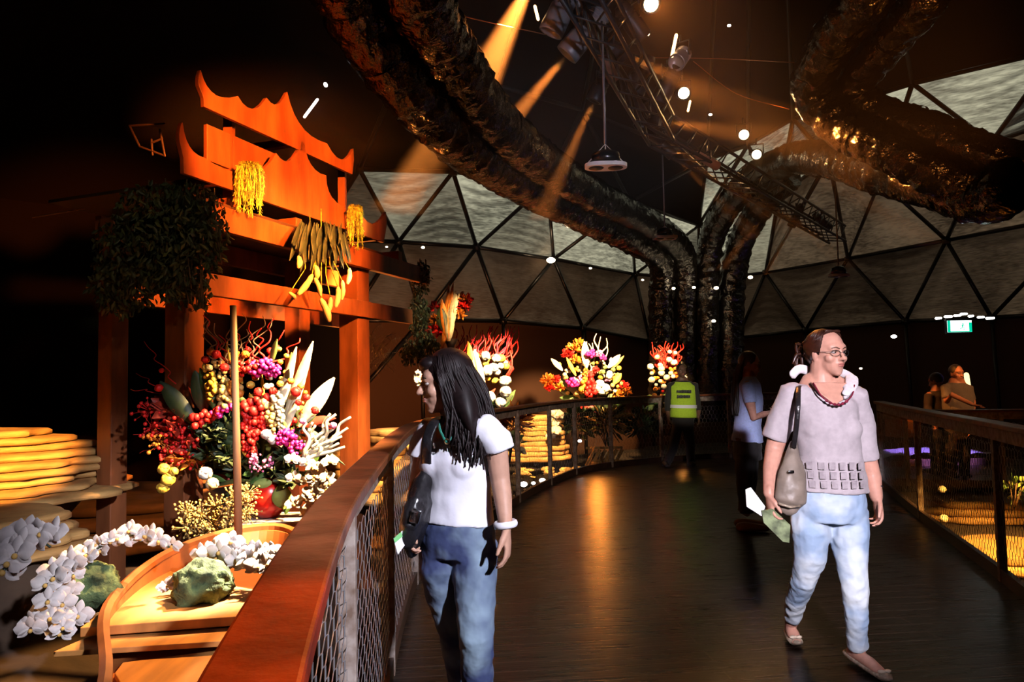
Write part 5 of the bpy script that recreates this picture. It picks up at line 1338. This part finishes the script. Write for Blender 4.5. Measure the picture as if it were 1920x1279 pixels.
# ---------------- woman 2, grey top, light jeans
Y2 = 3.55
def B_(x, y, d=0.): return P(x, y, Y2 + d)
w2 = thing('person', 'woman with glasses in a grey top and pale blue jeans striding towards the camera', 'person', V((B_(1555, 1200).x, Y2, 0)))
lat2 = V((-1, .12, 0)).normalized(); hc2 = B_(1551, 662); fd2 = V((.36, -.93, -.06))
mb = MB(); add_head(mb, hc2, fd2, .95)
mb.tube([hc2 + V((-.02, .01, -.04)), B_(1540, 700, .02), B_(1544, 722, .02), B_(1546, 745, .02)], [(.055, .055), (.054, .056), (.075, .062), (.11, .07)], 14, rnd=True)
t2_ = [(B_(1545, 728, .02), .13, .065), (B_(1545, 755, .0), .155, .10), (B_(1548, 800, .0), .145, .115), (B_(1555, 850, .0), .135, .11), (B_(1556, 900, .0), .145, .105), (B_(1554, 935, .0), .12, .085)]
mb.tube([q[0] for q in t2_], [(q[1] * .95, q[2] * .95) for q in t2_], 24, side=lat2, rnd=True)
sR, sL = B_(1484, 740, .02), B_(1604, 744, 0)
eR, wR = B_(1452, 842, .05), B_(1442, 925, -.08); eL, wL = B_(1625, 858, .05), B_(1643, 932, -.02)
mb.tube([sR, B_(1466, 790, .04), eR, B_(1446, 880, .0), wR], [.055, .052, .044, .040, .028], 14, rnd=True); add_hand(mb, wR, V((0, -.15, -1)), V((.9, 0, 0)), V((.2, -1, 0)), 1.0, .6)
mb.tube([sL, B_(1616, 800, .03), eL, B_(1635, 895, .0), wL], [.055, .052, .046, .043, .030], 14, rnd=True); add_hand(mb, wL, V((.08, -.1, -1)), V((-.9, 0, 0)), V((-.2, -1, 0)), 1.0, .5)
lR = [B_(1517, 950, .02), B_(1520, 1000, .0), B_(1519, 1045, .0), B_(1508, 1085, .06), B_(1493, 1125, .22), B_(1483, 1172, .40)]
lL = [B_(1590, 950, .0), B_(1592, 1000, -.02), B_(1596, 1050, -.04), B_(1602, 1095, -.06), B_(1606, 1150, -.03), B_(1609, 1228, .05)]
mb.tube(lR, [.08, .078, .058, .046, .038, .032], 14, rnd=True); mb.tube(lL, [.08, .078, .060, .046, .040, .034], 14, rnd=True)
fR = (B_(1481, 1180, .42), B_(1493, 1203, .30)); fL = (B_(1600, 1240, .08), B_(1662, 1268, -.14))
mb.tube([fR[0], fR[0].lerp(fR[1], .5) + V((0, 0, .012)), fR[1]], [(.030, .034), (.034, .026), (.028, .014)], 12, side=(1, 0, 0), rnd=True)
fL[0].z = .055; fL[1].z = .022
mb.tube([fL[0], fL[0].lerp(fL[1], .5) + V((0, 0, .008)), fL[1]], [(.030, .036), (.034, .028), (.030, .014)], 12, side=(1, .2, 0), rnd=True)
mb.build('body', M_SKIN2, w2, remesh=.0048, rsm=4)
face_parts(w2, hc2, fd2, .95, brow=mat('brown_brow', (.12, .05, .03), .6))
M_GREYT = fabric('grey_jersey', (.46, .41, .44), ns=40, na=.12, bump=.3, bs=8)
sh = MB()
sh.tube([B_(1545, 738, .015), B_(1545, 757, .0), B_(1548, 800, .0), B_(1555, 850, .0), B_(1556, 895, .0), B_(1556, 920, .0)], [(.135, .070), (.155, .108), (.150, .118), (.146, .118), (.168, .128), (.182, .136)], 32, side=lat2)
for sx in (-1, 1):
    c = B_(1548, 805, 0) + lat2 * sx * .066 + V((.01, -.048, 0)); sh.ball(c, V((.074, .060, .070)), 16, 12); sh.tube([c + V((0, .04, .11)), c + V((0, .01, 0))], [.045, .058], 14, rnd=True)
sh.ball(sR + V((.006, 0, -.006)), .066, 16, 12); sh.ball(sL + V((-.006, 0, -.006)), .065, 16, 12)
sh.tube([B_(1512, 742, .01), sR, B_(1467, 785, .04), B_(1452, 824, .05)], [.058, .066, .064, .060], 20)
sh.tube([B_(1580, 744, .01), sL, B_(1615, 790, .03), B_(1622, 862, .05)], [.058, .064, .062, .066], 20)
o = sh.build('top', M_GREYT, w2, remesh=.006, rsm=5); wrinkle(o, .018, .10)
# open V of the neckline, necklace
M_LACE = mat('grey_lace_squares', (.42, .37, .40), .8, 0, 40, .3)
mb = MB()
for row in range(3):
    for k in range(6):
        x = 1508 + k * 16 + row * 2; y = 868 + row * 17
        c = B_(x, y, -.10); ux = (x - 1557) / 60
        p = B_(1556, y, 0) + lat2 * (-ux * .165) + V((.0, -.134 * sqrt(max(0, 1 - (ux * .92) ** 2)) - .008, 0))
        mb.box(p, (.028, .004, .034), rz=ux * -1.0 * -.9)
mb.build('lace_trim', M_LACE, w2, smooth=False)
mb = MB(); c = B_(1560, 742, 0)
mb.prism([B_(1520, 716, -.06), B_(1600, 718, -.06), B_(1596, 742, -.10), B_(1567, 760, -.125), B_(1540, 740, -.105)], (0, .03, 0)); o = mb.build('open_neckline', M_SKIN2, w2, smooth=True, remesh=.005, rsm=6)
nk2 = thing('cord_necklace', 'dark red beaded cord necklace of the woman with glasses', 'necklace', B_(1565, 755, -.13))
mb = MB(); npts = smooth_path([B_(1525, 718, -.075), B_(1540, 742, -.125), B_(1560, 757, -.145), B_(1580, 757, -.145), B_(1597, 742, -.12), B_(1602, 722, -.08)], 8)
mb.tube(npts, .0035, 6)
for p in npts[12:30:3]: mb.ball(p, .0075, 8, 6)
mb.build('cord_beads', mat('dark_red_beads', (.18, .01, .03), .25), nk2)
# scarf / white collar behind
M_SCARF = fabric('white_scarf_cloth', (.80, .76, .80))
sc = MB()
sc.tube(smooth_path([B_(1483, 706, .07), B_(1500, 692, .09), B_(1530, 700, .12), B_(1570, 698, .10), B_(1598, 712, .02), B_(1596, 728, -.06), B_(1584, 746, -.118)], 6), [(.012, .006)] + [(.024, .012)] * 28 + [(.026, .012)] * 7 + [(.008, .006)], 10, side=(0, 0, 1))
sc.tube(smooth_path([B_(1597, 708, .0), B_(1596, 722, -.06), B_(1586, 738, -.115)], 6), [(.03, .012)] * 10 + [(.02, .01)] * 3, 10, side=(1, 0, 0), rnd=True)
s_ = thing('white_scarf', 'loose white scarf round the neck of the woman with glasses', 'scarf', B_(1585, 710, 0)); sc.build('scarf_cloth', M_SCARF, s_)
M_DEN2 = denim('pale_blue_denim', (.30, .42, .60), (.66, .74, .80))
jn = MB()
jn.tube([B_(1556, 905, .0), B_(1555, 930, .0), B_(1554, 955, .0), B_(1554, 975, .0)], [(.158, .118), (.172, .128), (.172, .128), (.155, .12)], 30, side=lat2)
jn.tube([B_(1518, 955, .02)] + lR[1:5] + [B_(1486, 1158, .35)], [.092, .092, .072, .060, .052, .044], 20)
jn.tube([B_(1590, 955, .0)] + lL[1:5] + [B_(1608, 1214, .04)], [.092, .092, .074, .061, .055, .047], 20)
o = jn.build('jeans', M_DEN2, w2, remesh=.006, rsm=5); wrinkle(o, .014, .06)
M_FLAT = mat('beige_snakeskin', (.50, .40, .30), .35, 0, 60, .6)
for a_, b_, sd_ in ((fR[0], fR[1], V((1, 0, 0))), (fL[0], fL[1], V((1, .2, 0)))):
    mb = MB(); dn = V((0, 0, -.012)); d = (b_ - a_)
    mb.tube([a_ + dn * 1.6 - d * .15, a_ + dn * 1.6 + d * .1, a_.lerp(b_, .55) + dn, b_ + dn * .2, b_ + d * .06], [(.030, .018), (.035, .020), (.039, .018), (.036, .020), (.022, .012)], 14, side=sd_, rnd=True)
    s = mb.build('shoe', M_FLAT, w2)
    k = b_ + V((0, 0, .020)) - d * .05; mb = MB()
    for q in (-1, 1): mb.ball(k + sd_ * q * .017, V((.017, .010, .008)), 8, 6)
    mb.ball(k, .007, 8, 6); mb.build('bow', mat('cream_bow', (.7, .58, .45), .35), s)
M_HAIR2 = mat('auburn_hair', (.045, .014, .008), .35, 0, 50, .5)
hb = MB(); f, r_, u = frame(fd2); qh = Matrix((r_, f, u)).transposed()
def H2(x, y, z): return hc2 + (r_ * x + f * y + u * z) * .95
hb.ball(H2(0, -.032, .030), V((.085, .092, .092)), 22, 16, q=qh); hb.ball(H2(0, -.070, .0), V((.06, .06, .07)), 18, 12, q=qh)
rt = []
for k in range(200):
    an = U(-1.9, 1.9); p0 = H2(sin(an) * .05, cos(an) * .05 - .01 + .0, .118); p1 = H2(sin(an) * .084, cos(an) * .06 - .02, .06 + U(-.01, .02)) if abs(an) > .9 else H2(sin(an) * .06, .03, .105)
    p2 = H2(sin(an) * .05 + U(-.01, .01), -.10, .03 + U(-.04, .03)); p3 = H2(U(-.02, .02), -.135 + U(-.02, .01), U(-.04, .06)); rt.append(([p0, p1, p2, p3], U(.003, .006)))
for k in range(26):
    p0 = H2(U(-.03, .03), -.12, U(-.02, .05)); p1 = p0 + (r_ * U(-.03, .03) - f * U(.02, .06)) + V((0, 0, U(-.02, .03))); p2 = p1 + V((U(-.03, .02), .0, -U(.03, .09))); rt.append(([p0, p1, p2], U(.005, .009)))
locks(hb, rt); hb.build('hair', M_HAIR2, w2)
gl = thing('eyeglasses', 'thin framed glasses on the striding woman', 'glasses', H2(0, .1, 0))
for sx in (-1, 1):
    MB().tube([H2(sx * .034 + cos(a) * .024, .101 - abs(sx * .034 + cos(a) * .024) * .28, .002 + sin(a) * .015) for a in [i * pi / 10 for i in range(21)]], .0013, 5, cap=False).build('rim', M_BLK, gl)
    MB().tube([H2(sx * .058, .083, .006), H2(sx * .080, .03, .006), H2(sx * .082, -.02, .0)], .0014, 5).build('temple_arm', M_BLK, gl)
MB().tube([H2(-.010, .101, .005), H2(.010, .101, .005)], .0014, 5).build('bridge', M_BLK, gl)
gm_ = mat('gold', (.85, .65, .3), .25, 1)
er = thing('earring', 'long gold drop earring on the striding woman', 'earring', H2(-.085, -.01, -.05)); MB().tube([H2(-.084, -.008, -.042), H2(-.086, -.006, -.075)], .004, 8, rnd=True).build('drop', gm_, er)
bd_ = thing('wrist_band', 'thin dark wristband on the far arm of the striding woman', 'wristband', wL)
dv = (wL - eL).normalized(); pq = wL - dv * .045; n1_ = dv.orthogonal().normalized(); n2_ = dv.cross(n1_)
MB().tube([pq + (n1_ * cos(a) + n2_ * sin(a)) * .037 for a in [i * pi / 8 for i in range(17)]], .005, 6, cap=False).build('band', M_BLK, bd_)
bag2 = thing('handbag', 'soft taupe handbag with dark strap at the side of the striding woman', 'bag', B_(1482, 915, -.12))
M_TAU = mat('taupe_leather', (.26, .21, .17), .45, 0, 12, .35, bump=.3, bump_s=12)
mb = MB(); mb.tube([B_(1488, 835, -.06), B_(1486, 872, -.10), B_(1484, 905, -.12), B_(1480, 938, -.12), B_(1478, 948, -.12)], [(.02, .02), (.055, .035), (.072, .045), (.075, .05), (.055, .03)], 20, side=(1, 0, 0), rnd=True)
o = mb.build('bag_body', M_TAU, bag2, remesh=.006, rsm=3); wrinkle(o, .02, .07)
MB().tube([B_(1460, 944, -.165), B_(1480, 951, -.175), B_(1500, 949, -.17)], .006, 6).build('bottom_piping', M_FLAT, bag2)
MB().tube(smooth_path([B_(1502, 722, .06), B_(1497, 728, -.05), B_(1496, 760, -.135), B_(1493, 800, -.13), B_(1488, 840, -.10)], 6), [(.012, .004)] * 25, 8, side=(1, 0, 0)).build('strap', M_LEA, bag2)
MB().box(B_(1483, 885, -.165), (.03, .008, .014)).build('clasp', mat('chrome', (.8, .8, .85), .15, 1), bag2, bevel=.003)
br2 = thing('brochure', 'crumpled green and white leaflet in the lower hand of the striding woman', 'brochure', B_(1440, 965, -.12))
MB().prism([B_(1398, 918, -.10), B_(1408, 914, -.10), B_(1435, 950, -.11), B_(1428, 968, -.11), B_(1400, 950, -.1)], (0, .005, 0)).build('white_page', M_PAP, br2, smooth=False)
MB().prism([B_(1428, 958, -.12), B_(1450, 955, -.13), B_(1482, 985, -.13), B_(1480, 1018, -.13), B_(1468, 1016, -.13), B_(1432, 980, -.12)], (0, .006, .002)).build('green_page', mat('olive_print', (.25, .32, .16), .5, 0, 25, .7), br2, smooth=False)
# ---------------- guard
def simple_person(label, Yc, pt, s, lat, face, headc, tors, armR, armL, legR, legL, m_skin, tops, bots, hair, hands, vox=.012, hairpts=None, shoes=M_BLK, torsoW=1.0, m_bot=None, hair_len=0):
    w = thing('person', label, 'person', V((headc.x, Yc, 0)))
    mb = MB(); add_head(mb, headc, face, s)
    mb.tube([headc + V((0, .01, -.03)), tors[0][0] + V((0, 0, -.02))], [.055 * s, .062 * s], 12, rnd=True)
    mb.tube([q[0] for q in tors[:-1]], [(q[1] * w_, q[2] * w_) for q, w_ in zip(tors, (.93, .93, .93, .93, .75))], 18, side=lat, rnd=True)
    for arm, hd in ((armR, hands[0]), (armL, hands[1])):
        mb.tube(arm, [.05, .045, .037, .028][:len(arm)] if len(arm) == 4 else [.05, .04, .028], 10, rnd=True)
        add_hand(mb, arm[-1], hd[0], hd[1], hd[2], 1.05, hd[3])
    for lg in (legR, legL): mb.tube(lg, [.06, .05, .042, .034][:len(lg)], 12, rnd=True)
    mb.build('body', m_skin, w, remesh=vox * .6, rsm=2)
    face_parts(w, headc, face, s)
    o = None
    t = MB(); t.tube([q[0] for q in tors[:-1]], [(q[1], q[2]) for q in tors[:-1]], 24, side=lat, rnd=False)
    for arm in (armR, armL):
        e = arm[0].lerp(arm[1], tops[1]) if tops[1] <= 1 else arm[1].lerp(arm[2], tops[1] - 1)
        pts = [tors[0][0].lerp(arm[0], .6) - V((0, 0, .02)), arm[0]] + ([arm[1]] if tops[1] > 1 else []) + [e]
        t.tube(pts, [.055, .062, .056, .05][:len(pts)], 14)
    o = t.build('shirt', tops[0], w, remesh=vox * .7, rsm=4); wrinkle(o, .014, .1)
    j = MB(); k = tors[-2][0]; j.tube([k + V((0, 0, .04)), k, tors[-1][0], tors[-1][0] - V((0, 0, .06))], [(tors[-2][1] * .95, tors[-2][2] * .95), (tors[-1][1], tors[-1][2]), (tors[-1][1], tors[-1][2]), (tors[-1][1] * .8, tors[-1][2])], 20, side=lat)
    for lg in (legR, legL): j.tube(lg, [.092, .078, .07, .065][:len(lg)], 16)
    o = j.build('trousers', bots, w, remesh=vox * .7, rsm=4); wrinkle(o, .014, .09)
    for lg in (legR, legL):
        q = lg[-1].copy(); q.z = .045; d = V((lat.y, -lat.x, 0)); d = d if d.dot(V((face[0], face[1], 0))) > -.2 else -d
        MB().tube([q - d * .06, q, q + d * .16 - V((0, 0, .01))], [(.038, .04), (.045, .045), (.04, .03)], 12, side=lat, rnd=True).build('shoe', shoes, w)
    f, r_, u = frame(face); qh = Matrix((r_, f, u)).transposed(); hb = MB()
    hb.ball(headc + (f * -.018 + u * .032) * s, V((.083, .095, .095)) * s, 18, 12, q=qh)
    if hairpts: locks(hb, hairpts)
    hb.build('hair', hair, w)
    return w
Yg = 11.8
def G(x, y, d=0.): return P(x, y, Yg + d)
M_DARKT = fabric('black_trousers', (.028, .024, .026)); M_SHG = fabric('dark_shirt', (.022, .02, .02)); M_BH = mat('black_hair', (.012, .009, .008), .45)
hg = G(1277, 695)
gd = simple_person('security guard in a lime yellow vest standing by the far railing', Yg, None, .95, V((-1, 0, 0)), (.15, -1, -.05), hg,
    [(G(1279, 714), .11, .07), (G(1279, 722), .20, .11), (G(1280, 745), .20, .13), (G(1281, 770), .19, .13), (G(1281, 786), .19, .13), (G(1281, 800), .18, .12)],
    [G(1257, 722), G(1252, 752), G(1252, 772, .03), G(1254, 783, -.05)], [G(1302, 722), G(1307, 750), G(1310, 770, .03), G(1309, 782, -.05)],
    [G(1271, 798), G(1262, 838, -.03), G(1255, 858, -.05), G(1247, 875, -.1)], [G(1290, 798), G(1294, 838), G(1295, 858), G(1296, 876)], M_SKIND, (M_SHG, 1.9), M_DARKT, M_BH,
    ((V((-.1, -.1, -1)), V((.9, 0, 0)), V((0, -1, 0)), .6), (V((.15, -.1, -1)), V((-.9, 0, 0)), V((0, -1, 0)), .6)))
M_LIME2 = fabric('lime_vest_cloth', (.48, .72, .04)); M_REFL = mat('silver_reflective_tape', (.85, .86, .9), .3)
vt = MB(); vt.tube([G(1279, 716), G(1279, 724), G(1280, 745), G(1281, 765), G(1281, 783)], [(.13, .09), (.215, .125), (.215, .145), (.21, .148), (.22, .155)], 24, side=(-1, 0, 0)); v = vt.build('safety_vest', M_LIME2, gd, remesh=.01, rsm=3)
vt = MB(); vt.tube([G(1281, 765), G(1281, 759)], [(.222, .158), (.222, .158)], 28, side=(-1, 0, 0), cap=False); vt.build('reflective_band', M_REFL, v)
mb = MB()
for row, (xa, xb) in ((0, (1270, 1296)), (1, (1271, 1295))):
    x = xa
    while x < xb:
        mb.box(G(x, 734 + row * 9.5, -.172), (.022, .01, U(.035, .05))); x += 3.1
mb.build('printed_text', M_BLK, v, smooth=False)
# ---------------- woman in blue polo, back towards the camera, facing right
Yp = 6.75
def D(x, y, d=0.): return P(x, y, Yp + d)
M_POLO = fabric('light_blue_pique', (.40, .50, .85)); M_BLKT = fabric('black_jeans', (.012, .011, .012))
hp = D(1405, 682); rt = []
for k in range(46):
    a = U(-1, 1); p0 = hp + V((-.06, a * .06, .05)); p1 = hp + V((-.10 + U(-.02, .01), a * .06, -.07)); p2 = p1 + V((U(-.04, -.01), a * .01, -.16)); p3 = p2 + V((U(-.03, .01), 0, -.17)); p4 = p3 + V((U(0, .02), 0, -.08)); rt.append(([p0, p1, p2, p3, p4], U(.009, .014)))
simple_person('woman in a light blue polo and black trousers, long hair down her back', Yp, None, .95, V((.15, 1, 0)), (.93, -.25, -.18), hp,
    [(D(1402, 706), .10, .07), (D(1402, 720), .17, .11), (D(1405, 755), .16, .125), (D(1402, 795), .15, .12), (D(1401, 828), .165, .145), (D(1401, 850), .16, .13)],
    [D(1402, 724, -.15), D(1407, 757, -.18), D(1413, 783, -.17), D(1434, 776, -.10)], [D(1405, 724, .14), D(1410, 757, .16), D(1418, 785, .14), D(1438, 776, .0)],
    [D(1397, 850, -.07), D(1396, 905, -.06), D(1398, 930, -.06), D(1400, 962, -.06)], [D(1404, 850, .07), D(1403, 905, .08), D(1400, 930, .10), D(1396, 960, .12)], M_SKIN2, (M_POLO, .95), M_BLKT, M_BH,
    ((V((1, .3, .25)), V((0, 0, 1)), V((0, -1, 0)), .8), (V((1, -.3, .25)), V((0, 0, 1)), V((0, 1, 0)), .8)), hairpts=rt, shoes=mat('tan_shoe', (.35, .2, .1), .5))
# ---------------- man in grey tee beyond the right railing
Ym = 9.9
def E(x, y, d=0.): return P(x, y, Ym + d)
M_GT = fabric('grey_green_tee', (.14, .13, .12)); M_SKINM = mat('tanned_skin', (.50, .22, .13), .45)
simple_person('man in a grey tee holding out an open hand beyond the right railing', Ym, None, .98, V((-.97, .2, 0)), (.18, -1, -.1), E(1793, 700),
    [(E(1794, 718), .12, .08), (E(1794, 727), .20, .11), (E(1796, 750), .20, .13), (E(1797, 775), .19, .13), (E(1797, 800), .19, .13), (E(1797, 815), .18, .12)],
    [E(1772, 727), E(1776, 752, -.08), E(1784, 740, -.2), E(1822, 758, -.34)], [E(1816, 728), E(1823, 755, .03), E(1822, 780, -.05), E(1815, 800, -.1)],
    [E(1786, 812), E(1785, 850), E(1785, 870), E(1785, 893)], [E(1806, 812), E(1808, 850), E(1808, 870), E(1808, 893)], M_SKINM, (M_GT, .8), M_DARKT, M_BH,
    ((V((1, -.1, -.35)), V((.2, -.3, 1)), V((0, -.3, 1)), .1), (V((0, -.1, -1)), V((-.9, 0, 0)), V((0, -1, 0)), .5)))
simple_person('person in dark clothes with back turned, beside the man in the grey tee', Ym + .35, None, .98, V((.8, .6, 0)), (-.5, .8, -.3), P(1755, 715, Ym + .35),
    [(P(1757, 732, Ym + .3), .12, .08), (P(1758, 742, Ym + .3), .19, .11), (P(1760, 762, Ym + .3), .19, .13), (P(1762, 785, Ym + .3), .18, .13), (P(1762, 805, Ym + .3), .18, .13), (P(1762, 820, Ym + .3), .17, .12)],
    [P(1742, 742, Ym + .2), P(1740, 765, Ym + .2), P(1744, 785, Ym), P(1752, 790, Ym)], [P(1776, 742, Ym + .4), P(1782, 762, Ym + .4), P(1784, 780, Ym + .3), P(1776, 790, Ym + .1)],
    [P(1755, 815, Ym + .3), P(1755, 850, Ym + .3), P(1755, 870, Ym + .3), P(1755, 890, Ym + .3)], [P(1770, 815, Ym + .4), P(1771, 850, Ym + .4), P(1771, 870, Ym + .4), P(1771, 890, Ym + .4)], M_SKINM, (fabric('dark_jacket', (.02, .014, .013)), 1.9), M_BLKT, M_BH,
    ((V((0, -.4, -1)), V((-.9, 0, 0)), V((0, -1, 0)), .6), (V((0, -.4, -1)), V((-.9, 0, 0)), V((0, -1, 0)), .6)))
